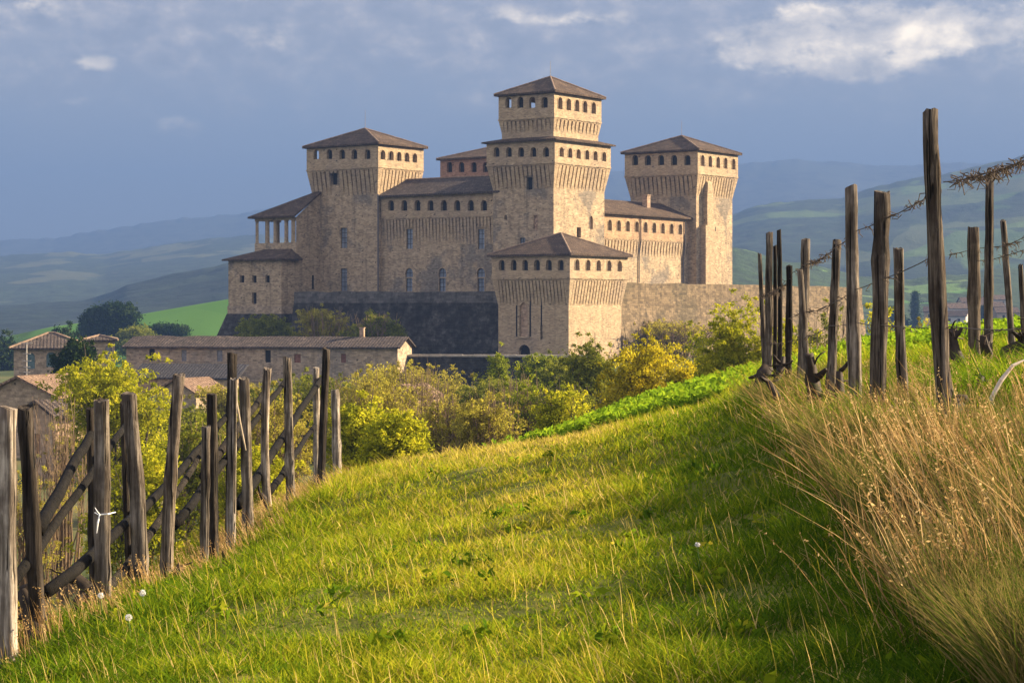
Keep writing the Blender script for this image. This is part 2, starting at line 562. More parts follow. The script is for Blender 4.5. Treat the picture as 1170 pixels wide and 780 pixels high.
def tps(x, y):
    x = np.clip(x, -22, 26)
    y = np.clip(y, -6, 125)
    o = np.zeros(len(x))
    for i in range(0, len(x), 20000):
        s = slice(i, i + 20000)
        d2 = (x[s, None] - _cp[:, 0]) ** 2 + (y[s, None] - _cp[:, 1]) ** 2
        o[s] = _U(d2) @ _sol[:_n] + _sol[_n] + _sol[_n + 1] * x[s] + _sol[_n + 2] * y[s]
    return o


def ground_z(x, y):
    x = np.atleast_1d(np.asarray(x, dtype=float))
    y = np.atleast_1d(np.asarray(y, dtype=float))
    r = np.hypot(x, y)
    dm = np.hypot((x - 4) / 1.15, (y - 338))
    zv = -13 + 5.2 * sst(80, 46, dm) * (1 - 0.85 * sst(282, 278, y)) + 8.5 * sst(30, 6, dm) - 18 * sst(420, 560, r) + 1.2 * fbm(x / 60, y / 60, 3)
    zv = zv + 2.6 * sst(170, 262, r) * sst(300, 268, r) * sst(-110, -30, x) * sst(40, -20, x)
    near = tps(x, y) + 0.085 * fbm(x / 0.8, y / 0.8, 3) * sst(60, 30, r)
    s = np.maximum(sst(75, 130, r), sst(16, 30, -x))
    s = np.maximum(s, sst(0, 12, -y))
    return near * (1 - s) + zv * s


def gz(x, y):
    return float(ground_z(x, y)[0])


def m_ground():
    m, g, p = new_mat('hillside_soil_and_turf')
    co = g.coord()
    n1 = g.noise(co, 0.9, 6, 0.65)
    n2 = g.noise(co, 9.0, 4, 0.6)
    near = g.ramp(g.math('MULTIPLY_ADD', n1, 0.6, g.math('MULTIPLY', n2, 0.4)), [(0.3, (0.045, 0.055, 0.006)), (0.5, (0.10, 0.105, 0.010)), (0.7, (0.18, 0.15, 0.03))])
    n3 = g.noise(co, 0.03, 6, 0.6)
    far = g.ramp(n3, [(0.35, (0.03, 0.045, 0.012)), (0.5, (0.06, 0.075, 0.02)), (0.65, (0.12, 0.10, 0.04))])
    ln = g.new('ShaderNodeVectorMath', operation='LENGTH')
    g.set(ln.inputs[0], co)
    g.set(p.inputs['Base Color'], g.mix(g.smooth(ln.outputs['Value'], 50, 110), near, far))
    g.set(p.inputs['Normal'], g.bump(g.math('ADD', n1, n2), 0.6, 0.05))
    return m


azs = np.r_[np.linspace(-math.pi, -0.5, 40)[:-1], np.linspace(-0.5, 0.5, 300), np.linspace(0.5, math.pi, 40)[1:-1]]
rs = np.r_[np.geomspace(0.6, 520, 400), np.geomspace(560, 6400, 40)]
AA, RR = np.meshgrid(azs, rs)
gx = (RR * np.sin(AA)).ravel()
gy = (RR * np.cos(AA)).ravel()
gzv = ground_z(gx, gy)
na, nr = len(azs), len(rs)
i0 = (np.arange(nr - 1)[:, None] * na + np.arange(na)[None, :]).ravel()
i1 = (np.arange(nr - 1)[:, None] * na + (np.arange(na)[None, :] + 1) % na).ravel()
loops = np.c_[i0, i1, i1 + na, i0 + na].ravel()
cv0 = len(gx)
fan = np.c_[np.full(na, cv0), (np.arange(na) + 1) % na, np.arange(na)].ravel()
verts = np.c_[np.r_[gx, 0], np.r_[gy, 0], np.r_[gzv, gz(0, 0)]]
nq = len(i0)
st = np.r_[np.arange(nq) * 4, nq * 4 + np.arange(na) * 3]
tt = np.r_[np.full(nq, 4), np.full(na, 3)]
tag(np_mesh('ground', verts, np.r_[loops, fan], st, tt, m_ground(), smooth=True), kind='structure', label='grassy hillside dropping to the valley below the castle')


# ------------------------------------------------------------------ far hills
def m_hill(name, forest, fields, thr, scale, stretch=(1, 1, 1), bmp=0.5):
    m, g, p = new_mat(name)
    co = g.mapping(g.coord(), scale=stretch)
    n1 = g.noise(co, scale, 5, 0.55, 0.6)
    n2 = g.noise(co, scale * 9, 5, 0.7)
    vor = g.new('ShaderNodeTexVoronoi')
    g.set(vor.inputs['Vector'], co)
    vor.inputs['Scale'].default_value = scale * 2.6
    cs = g.new('ShaderNodeSeparateColor')
    g.set(cs.inputs[0], vor.outputs['Color'])
    n1 = g.math('ADD', n1, g.math('MULTIPLY_ADD', cs.outputs[1], 0.16, -0.08))
    fc = g.ramp(vor.outputs['Color'], [(0.2, fields[0]), (0.5, fields[1]), (0.8, fields[2])])
    fo = g.ramp(n2, [(0.35, tuple(c * 0.55 for c in forest)), (0.65, tuple(c * 1.5 for c in forest))])
    g.set(p.inputs['Base Color'], g.mix(g.smooth(n1, thr - 0.018, thr + 0.018), fo, fc))
    g.set(p.inputs['Normal'], g.bump(n2, bmp, 6.0))
    return m


HILL = {}


def hill(name, label, mat, D, front, back, pts, base, amp, seed, ridge_rough=0.0, nr=60, flat=1.0):
    pts = np.array(pts, dtype=float)
    azt = (pts[:, 0] - 585) / F
    rz = (HZ - pts[:, 1]) / F * D

    def zf(t, y):                # t = x / y
        ridge = np.interp(t, azt, rz)
        u = (y - (D - front)) / front
        ridge = ridge + ridge_rough * fbm(t * D / 26 + seed, t * 0 + 3.3 * seed, 3) * sst(.86, 1.0, u)
        S = np.where(u < 1, np.clip(u, 0, 1) ** flat, 1 - 0.75 * sst(0, back, y - D))
        x = t * y
        n = amp * fbm(x / (front * 0.35) + seed, y / (front * 0.35), 4) * np.clip(1 - S, 0, 1) * np.clip(u * 4, 0, 1)
        rough = ridge_rough * 0.7 * fbm(x / 22 + seed, y / 22, 2) * np.clip(u * 3, 0, 1)
        return base + (ridge - base) * S + n + rough
    ts = np.linspace(-0.42, 0.42, 420)
    ys = np.r_[np.linspace(D - front, D, nr), np.linspace(D, D + back, 14)[1:]]
    T, Y = np.meshgrid(ts, ys)
    Z = zf(T.ravel(), Y.ravel())
    v = np.c_[(T * Y).ravel(), Y.ravel(), Z]
    n = len(ts)
    i = (np.arange(len(ys) - 1)[:, None] * n + np.arange(n - 1)[None, :]).ravel()
    lp = np.c_[i, i + 1, i + 1 + n, i + n].ravel()
    o = np_mesh(name, v, lp, np.arange(len(i)) * 4, np.full(len(i), 4), mat, smooth=True)
    tag(o, label, kind='structure')
    HILL[seed] = zf
    return o


M_H6 = m_hill('far_ridge', (0.05, 0.062, 0.06), ((0.06, 0.075, 0.065),) * 3, 0.6, 0.003)
M_H5 = m_hill('wooded_hill', (0.018, 0.032, 0.013), ((0.04, 0.085, 0.02), (0.08, 0.125, 0.028), (0.055, 0.07, 0.028)), 0.53, 0.0042, (1, 0.6, 1))
M_H4 = m_hill('lower_wooded_hill', (0.022, 0.042, 0.012), ((0.04, 0.15, 0.02), (0.07, 0.2, 0.03), (0.10, 0.15, 0.04)), 0.60, 0.010, (1, 0.5, 1))
M_H3 = m_hill('hazy_farmland', (0.022, 0.034, 0.018), ((0.045, 0.065, 0.028), (0.09, 0.10, 0.045), (0.06, 0.068, 0.035)), 0.55, 0.0045, (1, 0.45, 1))
M_H2 = m_hill('dark_wooded_slope', (0.010, 0.018, 0.009), ((0.02, 0.032, 0.015),) * 3, 0.62, 0.006)
M_H1 = m_hill('green_field', (0.035, 0.085, 0.014), ((0.05, 0.135, 0.018), (0.06, 0.15, 0.02), (0.085, 0.18, 0.024)), 0.42, 0.012, (1, 0.35, 1), 0.04)
hill('hill', 'far blue mountain ridge fading into the clouds', M_H6, 6000, 2400, 700, [(-400, 275), (-100, 278), (60, 272), (130, 260), (200, 250), (270, 244), (400, 222), (560, 200), (690, 196), (760, 192), (830, 190), (900, 182), (955, 184), (1010, 190), (1080, 186), (1300, 184)], -30, 30, 6, 6)
hill('hill', 'wooded blue hill with pale fields behind the posts', M_H5, 3000, 1500, 800, [(-400, 345), (500, 340), (640, 300), (760, 262), (840, 243), (880, 232), (920, 229), (960, 226), (1000, 213), (1040, 204), (1075, 200), (1100, 194), (1170, 178), (1400, 150)], -30, 45, 5, 3.5)
hill('hill', 'lower dark wooded slope behind the right rampart', M_H4, 1350, 640, 500, [(-400, 392), (600, 380), (720, 320), (800, 286), (840, 284), (870, 290), (920, 302), (980, 316), (1040, 320), (1085, 314), (1130, 308), (1170, 309), (1400, 300)], -30, 6, 4, 2.2, flat=0.8)
hill('hill', 'hazy farmland slope with pale fields in the left distance', M_H3, 3600, 2200, 800, [(-400, 300), (0, 292), (60, 288), (120, 290), (180, 280), (240, 272), (300, 268), (500, 300), (700, 400), (1400, 410)], -30, 20, 3, 3)
hill('hill', 'dark blue wooded slope left of the castle', M_H2, 1700, 700, 500, [(-400, 352), (-50, 352), (0, 347), (60, 344), (110, 340), (145, 325), (200, 314), (240, 304), (262, 298), (330, 290), (500, 310), (700, 400), (1400, 410)], -30, 6, 2, 3.0)
hill('hill', 'bright green crop field rising left of the castle', M_H1, 640, 190, 160, [(-400, 420), (-100, 404), (0, 386), (60, 373), (130, 364), (200, 352), (240, 345), (265, 341), (340, 335), (480, 340), (640, 380), (800, 420), (1400, 430)], -32, 1.5, 1, 0.15)


def surf(seed, px, y):
    t = (px - 585) / F
    return Vector((t * y, y, float(HILL[seed](np.array([t]), np.array([y]))[0])))


# haze: one closed box of pale even air round the whole scene
hb = MB()
hb.box((-6900, -6900, -60), (6900, 6900, 470))
hz = hb.build('haze', [])
hm = bpy.data.materials.new('pale_haze')
hm.use_nodes = True
hn = hm.node_tree
hn.nodes.remove(hn.nodes['Principled BSDF'])
pv = hn.nodes.new('ShaderNodeVolumePrincipled')
pv.inputs['Color'].default_value = HAZE_COLOR
pv.inputs['Density'].default_value = HAZE_DENSITY
pv.inputs['Anisotropy'].default_value = 0.0
hn.links.new(pv.outputs[0], hn.nodes['Material Output'].inputs['Volume'])
hz.data.materials.append(hm)
tag(hz, 'pale blue haze over the valley', kind='stuff')

# ------------------------------------------------------------------ castle frame
TH = math.radians(36)
U2 = Vector((math.cos(TH), -math.sin(TH)))       # along a shaded face, to the right and nearer
V2 = Vector((math.sin(TH), math.cos(TH)))        # along a sunlit face, to the right and farther


class Fr:
    """local frame of one castle building: u, v in plan, z above zb; origin at its near corner"""

    def __init__(s, C, zb, th=TH):
        s.C = Vector((C[0], C[1]))
        s.zb = zb
        s.th = th
        s.U = Vector((math.cos(th), -math.sin(th)))
        s.V = Vector((math.sin(th), math.cos(th)))

    def P(s, u, v):
        return s.C + s.U * u + s.V * v

    def u_at(s, px, v):
        m = (px - 585) / F
        p = s.C + s.V * v
        return (m * p.y - p.x) / (s.U.x - m * s.U.y)

    def v_at(s, px, u):
        m = (px - 585) / F
        p = s.C + s.U * u
        return (m * p.y - p.x) / (s.V.x - m * s.V.y)

    def z(s, py, u, v):
        return (HZ - py) / F * s.P(u, v).y - s.zb

    def thing(s, name, label, cat, group=None):
        return thing(name, label, cat, (s.C.x, s.C.y, s.zb), -s.th, group)


def pix(px, d):
    return Vector(((px - 585) / F * d, d))


class Face:
    def __init__(s, o, d, n):
        s.o, s.d, s.n = Vector(o), Vector(d), Vector(n)

    def p(s, t, z, off=0.0):
        q = s.o + s.d * t + s.n * off
        return (q.x, q.y, z)


def arch_top(op, x):
    tc, w, z0, z1, arch = op[:5]
    if not arch:
        return z1
    r = w / 2
    return z1 - r + math.sqrt(max(0, r * r - (x - tc) ** 2))


def panel(mb, face, t0, t1, z0, z1, ops=(), m=0, off=0.0):
    xs = {t0, t1}
    for op in ops:
        tc, w, a, b, arch = op[:5]
        k = 8 if arch else 1
        for i in range(k + 1):
            xs.add(tc - w / 2 * math.cos(math.pi * i / k))
    xs = sorted(x for x in xs if t0 - 1e-6 <= x <= t1 + 1e-6)
    for xa, xb in zip(xs, xs[1:]):
        if xb - xa < 1e-6:
            continue
        xm = (xa + xb) / 2
        cov = sorted((op for op in ops if abs(xm - op[0]) < op[1] / 2), key=lambda o: o[2])
        la = lb = z0
        for op in cov:
            if op[2] > max(la, lb) + 1e-5:
                mb.face([face.p(xa, la, off), face.p(xb, lb, off), face.p(xb, op[2], off), face.p(xa, op[2], off)], m)
            la, lb = arch_top(op, xa), arch_top(op, xb)
        mb.face([face.p(xa, la, off), face.p(xb, lb, off), face.p(xb, z1, off), face.p(xa, z1, off)], m)


def window(parent, face, op, off=0.0, kind='dark', depth=0.55, wallm=None, surround=False):
    """lining of one opening, with what closes it: dark interior, glazed sash, shutter or blind masonry"""
    tc, w, z0, z1, arch = op[:5]
    pts = [(tc - w / 2, z0), (tc + w / 2, z0)]
    if arch:
        r = w / 2
        pts += [(tc + r * math.cos(a), z1 - r + r * math.sin(a)) for a in (math.pi * i / 8 for i in range(9))]
    else:
        pts += [(tc + w / 2, z1), (tc - w / 2, z1)]
    wallm = wallm or M_BRICK
    mb = MB()
    for (a, b), (c, d) in zip(pts, pts[1:] + pts[:1]):
        mb.face([face.p(a, b, off), face.p(c, d, off), face.p(c, d, off - depth), face.p(a, b, off - depth)])
    back = MB()
    dp = depth if kind in ('dark', 'open') else depth * 0.55
    back.face([face.p(a, b, off - dp) for a, b in pts])
    mb.box((0, 0, 0), (0, 0, 0)) if False else None
    if surround or arch:                                    # thin raised brick surround
        k = 0.16 if surround else 0.13
        out_ = [(tc + (a - tc) * (1 + 2 * k / w), b + (k if b > (z0 + z1) / 2 else -0.02)) for a, b in pts]
        for i in range(1, len(pts)):
            j = (i + 1) % len(pts)
            mb.face([face.p(*pts[i], off + 0.05), face.p(*out_[i], off + 0.05), face.p(*out_[j], off + 0.05), face.p(*pts[j], off + 0.05)])
            mb.face([face.p(*out_[i], off + 0.05), face.p(*out_[i], off), face.p(*out_[j], off), face.p(*out_[j], off + 0.05)])
    if kind == 'dark':
        for f_, m_ in zip(back.f, back.m):
            mb.face([back.v[i] for i in f_], 1)
        return mb.build('window', [wallm, M_DARK], parent)
    o = mb.build('window', wallm, parent)
    if kind == 'open':
        return o
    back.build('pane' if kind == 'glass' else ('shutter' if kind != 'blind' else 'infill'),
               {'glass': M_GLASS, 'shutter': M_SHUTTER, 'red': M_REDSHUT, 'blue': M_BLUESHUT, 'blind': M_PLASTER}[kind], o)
    if kind == 'glass':
        fb = MB()
        q = dp - 0.05
        bars = [(tc - 0.05, tc + 0.05, z0, z1)]
        nb = max(1, int((z1 - z0) / 0.9))
        bars += [(tc - w / 2, tc + w / 2, z0 + (z1 - z0) * i / (nb + 1) - 0.04, z0 + (z1 - z0) * i / (nb + 1) + 0.04) for i in range(1, nb + 1)]
        bars += [(tc - w / 2, tc - w / 2 + 0.09, z0, z1 - (w / 2 if arch else 0)), (tc + w / 2 - 0.09, tc + w / 2, z0, z1 - (w / 2 if arch else 0))]
        for i, (a, b, c, d) in enumerate(bars):
            e = off - q + 0.004 * i
            fb.face([face.p(a, c, e), face.p(b, c, e), face.p(b, d, e), face.p(a, d, e)])
        fb.build('frame', M_FRAME, o)
    return o


def ribs(mb, face, t0, t1, zf, zt, ex, n, off=0.0, gap=0.30, skip=()):
    """corbel ribs: wedges growing from nothing at zf to ex at zt, dark slots between, bridged near the top"""
    p = (t1 - t0) / n
    zb_ = zt - 0.2
    for i in range(n):
        a = t0 + p * (i + gap / 2)
        b = t0 + p * (i + 1 - gap / 2)
        z0_, e0 = zf, 0.0
        for op in skip:
            if op[3] > zf and abs((a + b) / 2 - op[0]) < op[1] / 2 + .3:
                z0_ = max(z0_, min(op[3] + .25, zt - .5))
        if z0_ > zf:
            e0 = ex * (z0_ - zf) / (zt - zf)
            mb.face([face.p(a, z0_, off), face.p(b, z0_, off), face.p(b, z0_, off + e0), face.p(a, z0_, off + e0)])
        A, B = face.p(a, z0_, off + e0), face.p(b, z0_, off + e0)
        C, D = face.p(a, zt, off + ex), face.p(b, zt, off + ex)
        E, H = face.p(a, zt, off), face.p(b, zt, off)
        mb.face([A, B, D, C])
        mb.face([A, C, E])
        mb.face([B, H, D])
    e = ex * (zb_ - zf) / (zt - zf)
    mb.face([face.p(t0, zb_, off + e), face.p(t1, zb_, off + e), face.p(t1, zt, off + ex), face.p(t0, zt, off + ex)])
    mb.face([face.p(t0, zb_, off), face.p(t1, zb_, off), face.p(t1, zb_, off + e), face.p(t0, zb_, off + e)])


def corner(mb, c, s, zf, zt, ex, w):
    """solid corner corbel at plan point c; s = signs of the two outward directions"""
    cx, cy = c
    sx, sy = s
    P0, P1 = (cx - sx * w, cy, zf), (cx, cy, zf)
    P2 = (cx, cy - sy * w, zf)
    A, B, C = (cx - sx * w, cy + sy * ex, zt), (cx + sx * ex, cy + sy * ex, zt), (cx + sx * ex, cy - sy * w, zt)
    mb.face([P0, P1, B, A])
    mb.face([P1, P2, C, B])
    mb.face([P0, A, (cx - sx * w, cy, zt)])
    mb.face([P2, (cx, cy - sy * w, zt), C])


def hip_roof(parent, rect, ze, apex, over=0.55, mat=None, fascia=0.28, ridge_len=0.0, ridge_axis=0):
    u0, u1, v0, v1 = rect
    u0 -= over
    u1 += over
    v0 -= over
    v1 += over
    mat = mat or M_TILE
    au, av, azp = apex
    r0 = [au, av, azp]
    r1 = [au, av, azp]
    r0[ridge_axis] -= ridge_len / 2
    r1[ridge_axis] += ridge_len / 2
    mb = MB()
    c = [(u0, v0), (u1, v0), (u1, v1), (u0, v1)]
    zb_, zt_ = ze, ze + fascia
    lo = [(a, b, zb_) for a, b in c]
    hi = [(a, b, zt_) for a, b in c]
    mb.face(lo[::-1])
    for i in range(4):
        j = (i + 1) % 4
        mb.face([lo[i], lo[j], hi[j], hi[i]])
    if ridge_len < 1e-6:
        for i in range(4):
            mb.face([hi[i], hi[(i + 1) % 4], tuple(r0)])
        hips = [(hi[i], tuple(r0)) for i in range(4)]
    elif ridge_axis == 0:
        mb.face([hi[0], hi[1], tuple(r1), tuple(r0)])
        mb.face([hi[1], hi[2], tuple(r1)])
        mb.face([hi[2], hi[3], tuple(r0), tuple(r1)])
        mb.face([hi[3], hi[0], tuple(r0)])
        hips = [(hi[0], tuple(r0)), (hi[1], tuple(r1)), (hi[2], tuple(r1)), (hi[3], tuple(r0)), (tuple(r0), tuple(r1))]
    else:
        mb.face([hi[0], hi[1], tuple(r0)])
        mb.face([hi[1], hi[2], tuple(r1), tuple(r0)])
        mb.face([hi[2], hi[3], tuple(r1)])
        mb.face([hi[3], hi[0], tuple(r0), tuple(r1)])
        hips = [(hi[0], tuple(r0)), (hi[1], tuple(r0)), (hi[2], tuple(r1)), (hi[3], tuple(r1)), (tuple(r0), tuple(r1))]
    o = mb.build('roof', mat, parent)
    rb = MB()
    for a, b in hips:
        a, b = Vector(a), Vector(b)
        n = max(3, int((b - a).length / 0.6))
        rb.tube([a.lerp(b, i / n) + Vector((0, 0, 0.04 + 0.03 * random.random())) for i in range(n + 1)], 0.13, 6, 0.1)
    rb.build('ridge_tiles', M_RIDGE, o)
    return o


def stage(fr, parent, R, z0, zf, zt, ze, ex, nf, nr_, fwin=(), rwin=(), fs=(), rs_=(), shaft_mat=None, rib_gap=0.30, see=()):
    """one storeyed block: shaft to zt, corbelled gallery above; windows given as (t, w, z0, z1, arch, kind)"""
    u0, u1, v0, v1 = R
    a, b = u1 - u0, v1 - v0
    shaft_mat = shaft_mat or M_SHAFT
    FF = Face((u0, v0), (1, 0), (0, -1))
    RF = Face((u1, v0), (0, 1), (1, 0))
    BF = Face((u1, v1), (-1, 0), (0, 1))
    LF = Face((u0, v1), (0, -1), (-1, 0))
    s = MB()
    panel(s, FF, 0, a, z0, zt, fs)
    panel(s, RF, 0, b, z0, zt, rs_)
    panel(s, BF, 0, a, z0, zt)
    panel(s, LF, 0, b, z0, zt)
    wl = s.build('wall', shaft_mat, parent)
    for op in fs:
        window(parent, FF, op, 0, op[5], wallm=shaft_mat, surround=op[5] == 'glass')
    for op in rs_:
        window(parent, RF, op, 0, op[5], wallm=shaft_mat)
    if ex <= 0:
        return FF, RF
    c = MB()
    w = 0.45
    ribs(c, FF, w, a - w, zf, zt, ex, nf, 0, rib_gap, [(o[0], o[1], o[2], o[3]) for o in fs])
    ribs(c, RF, w, b - w, zf, zt, ex, nr_, 0, rib_gap)
    ribs(c, BF, w, a - w, zf, zt, ex, nf, 0, rib_gap)
    ribs(c, LF, w, b - w, zf, zt, ex, nr_, 0, rib_gap)
    for cc, sg in (((u0, v0), (-1, -1)), ((u1, v0), (1, -1)), ((u1, v1), (1, 1)), ((u0, v1), (-1, 1))):
        corner(c, cc, sg, zf, zt, ex, w)
    c.build('corbels', M_BRICK, parent)
    gal = MB()
    GF = Face((u0 - ex, v0 - ex), (1, 0), (0, -1))
    GR = Face((u1 + ex, v0 - ex), (0, 1), (1, 0))
    GB = Face((u1 + ex, v1 + ex), (-1, 0), (0, 1))
    GL = Face((u0 - ex, v1 + ex), (0, -1), (-1, 0))
    ga, gb = a + 2 * ex, b + 2 * ex
    bop = []
    if see:
        k = 5
        zz0, zz1 = fwin[0][2], ze - 0.15
        bop = [(ga * (i + .5) / k, ga / k * 0.8, zz0, zz1, False) for i in range(k)]
    panel(gal, GF, 0, ga, zt, ze, fwin)
    panel(gal, GR, 0, gb, zt, ze, rwin)
    panel(gal, GB, 0, ga, zt, ze, bop)
    panel(gal, GL, 0, gb, zt, ze, [(gb * (i + .5) / 5, gb / 5 * 0.8, o[2], o[3], False) for i, o in enumerate(bop)])
    gal.face([(u0 - ex, v0 - ex, zt), (u1 + ex, v0 - ex, zt), (u1 + ex, v1 + ex, zt), (u0 - ex, v1 + ex, zt)])
    # string course under the windows, proud of the wall
    zc = zt + 0.02
    e2 = ex + 0.09
    for (x0, x1, y0, y1) in ((u0 - e2, u1 + e2, v0 - e2, v0 - ex), (u1 + ex, u1 + e2, v0 - ex, v1 + ex)):
        gal.box((x0, y0, zc), (x1, y1, zc + 0.2))
    gal.build('gallery', M_BRICK, parent)
    for i, op in enumerate(fwin):
        window(parent, GF, op, 0, 'open' if i in see else 'dark', 0.6)
    for op in rwin:
        window(parent, GR, op, 0, 'dark', 0.6)
    return GF, GR


def wins_f(fr, pxs, y0, y1, w, v, u0, arch=True, kind='dark'):
    r = []
    for px in pxs:
        u = fr.u_at(px, v)
        r.append((u - u0, w * 1.2, fr.z(y1 + .3, u, v), fr.z(y0 - .3, u, v), arch, kind))
    return r


def wins_r(fr, pxs, y0, y1, w, u, v0, arch=True, kind='dark'):
    zs = None
    r = []
    for px in pxs:
        v = fr.v_at(px, u)
        if zs is None:
            zs = fr.z(y1 + .3, u, v), fr.z(y0 - .3, u, v)
        r.append((v - v0, w * 1.18, zs[0], zs[1], arch, kind))
    return r


def rod(parent, p, h, name='lightning_rod'):
    mb = MB()
    mb.tube([p, (p[0], p[1], p[2] + h)], [0.05, 0.03], 5)
    mb.build(name, M_METAL, parent)


EX = 0.75
# --- left tower
fl = Fr(pix(431.5, 331), -2.0)
aL, bL = -fl.u_at(357.5, 0), fl.v_at(477, 0)
T = fl.thing('castle_tower', 'square left tower with hipped roof, left of the long shaded wing', 'tower')
z = lambda py: fl.z(py, 0, 0)
stage(fl, T, (-aL, 0, 0, bL), 0, z(222), z(192), z(166), EX, 14, 11,
      wins_f(fl, (361.5, 376.5, 391, 405, 420), 171, 181.5, 1.05, -EX, -aL - EX), wins_r(fl, (437.5, 447, 456, 465, 474), 172, 182, 1.0, EX, -EX),
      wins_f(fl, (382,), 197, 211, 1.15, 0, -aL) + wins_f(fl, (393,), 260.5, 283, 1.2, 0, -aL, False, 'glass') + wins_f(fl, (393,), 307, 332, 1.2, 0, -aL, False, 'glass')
      + wins_f(fl, (361.5,), 269, 273, 0.4, 0, -aL, False), (), see=(0,))
hip_roof(T, (-aL - EX, EX, -EX, bL + EX), z(165.5), (-aL / 2, bL / 2, fl.z(147, -aL / 2, bL / 2)))
rod(T, (-aL / 2, bL / 2, fl.z(147.5, -aL / 2, bL / 2)), 3.2)
# weather-stained drainpipe down its near corner
dm = MB()
dm.tube([(0.22, -0.16, 1.0), (0.22, -0.16, z(222))], 0.13, 6)
dm.build('drainpipe', M_METAL, T)

# --- keep, two stages
fk = Fr(pix(632.5, 310), -2.0)
aK, bK = -fk.u_at(563.5, 0), fk.v_at(690.5, 0)
T = fk.thing('castle_keep', 'tallest keep of two stacked stages under a small hipped roof', 'tower')
z = lambda py: fk.z(py, 0, 0)
stage(fk, T, (-aK, 0, 0, bK), 0, z(215), z(187), z(160.5), EX, 13, 13,
      wins_f(fk, (567.5, 581.5, 595.4, 609.5, 624), 168.5, 179, 0.95, -EX, -aK - EX), wins_r(fk, (641.5, 651.3, 661, 670.8, 680.3, 690.3), 168.5, 179, 0.95, EX, -EX),
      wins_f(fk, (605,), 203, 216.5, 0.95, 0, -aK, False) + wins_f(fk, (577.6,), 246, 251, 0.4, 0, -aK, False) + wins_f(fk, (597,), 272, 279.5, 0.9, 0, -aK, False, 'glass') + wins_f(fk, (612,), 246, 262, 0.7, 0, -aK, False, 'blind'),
      wins_r(fk, (675.4,), 247, 261.5, 0.75, 0, 0, True, 'blind') + wins_r(fk, (661.5,), 260, 271, 1.0, 0, 0, False))
# pent roof round the foot of the upper stage
u2 = (fk.u_at(573.5, 0.6), fk.u_at(632.5, 0.6), 0.6, fk.v_at(683.5, fk.u_at(632.5, 0.6)))
zc = z(160.5)
mb = MB()
o1 = (-aK - EX - 0.6, EX + 0.6, -EX - 0.6, bK + EX + 0.6)
o2 = (u2[0] - 0.0, u2[1] + 0.0, u2[2], u2[3])
q = lambda r, zz: [(r[0], r[2], zz), (r[1], r[2], zz), (r[1], r[3], zz), (r[0], r[3], zz)]
A, B, Cc = q(o1, zc), q(o1, zc + 0.22), q(o2, zc + 0.75)
for i in range(4):
    j = (i + 1) % 4
    mb.face([A[i], A[j], B[j], B[i]])
    mb.face([B[i], B[j], Cc[j], Cc[i]])
mb.face(A[::-1])
mb.build('pent_roof', M_TILE, T)
f2 = fk
ex2 = 0.38
zu = zc + 0.7
stage(fk, T, u2, zc + 0.5, z(149.5), z(134), z(106), ex2, 11, 11,
      wins_f(fk, (581, 594.7, 608.2, 622.3), 111, 123, 1.0, u2[2] - ex2, u2[0] - ex2), wins_r(fk, (640, 649.8, 659.3, 668.5, 678.3), 111.5, 124.5, 1.0, u2[1] + ex2, u2[2] - ex2),
      shaft_mat=M_BRICK, see=(0, 2), rib_gap=0.38)
cu, cv_ = (u2[0] + u2[1]) / 2, (u2[2] + u2[3]) / 2
hip_roof(T, (u2[0] - ex2, u2[1] + ex2, u2[2] - ex2, u2[3] + ex2), z(105.5), (cu, cv_, fk.z(88, cu, cv_)))
rod(T, (cu, cv_, fk.z(88.5, cu, cv_)), 2.6)

# --- right tower with its stepped turret
ft = Fr(pix(795.5, 345), -2.0)
aR, bR = -ft.u_at(720.5, 0), ft.v_at(836.7, 0)
T = ft.thing('castle_tower', 'square right tower with sunlit side and stepped buttress turret', 'tower')
z = lambda py: ft.z(py, 0, 0)
stage(ft, T, (-aR, 0, 0, bR), 0, z(224), z(199.5), z(173), EX, 14, 13,
      wins_f(ft, (725.7, 740.3, 755.3, 770.3, 785.5), 177.5, 188.5, 1.05, -EX, -aR - EX), wins_r(ft, (802.8, 811.4, 820.5, 829, 838.2), 177.5, 189.5, 1.0, EX, -EX))
hip_roof(T, (-aR - EX, EX, -EX, bR + EX), z(172.5), (-aR / 2, bR / 2, ft.z(155.3, -aR / 2, bR / 2)))
rod(T, (-aR / 2, bR / 2, ft.z(156, -aR / 2, bR / 2)), 2.8)
v1_, v2_ = ft.v_at(805, 0.9), ft.v_at(815, 0.9)
mb = MB()
mb.box((0.02, v1_, 0), (1.15, v2_, z(257)))
mb.box((0.02, v1_ + 0.9, z(257)), (0.95, v2_, z(219)))
mb.hexa([(0.02, v1_ + 0.9, z(219)), (1.0, v1_ + 0.9, z(219)), (1.0, v2_ + 0.05, z(219)), (0.02, v2_ + 0.05, z(219)),
         (0.02, v1_ + 1.3, z(203)), (0.85, v1_ + 1.3, z(208)), (0.85, v2_ - 0.3, z(208)), (0.02, v2_ - 0.3, z(203))])
mb.build('buttress', M_BRICK, T)
window(T, Face((0.0, 0.0), (0, 1), (1, 0)), (ft.v_at(817.5, 0), 0.3, z(263), z(258), False), 0.004, 'dark', 0.001)

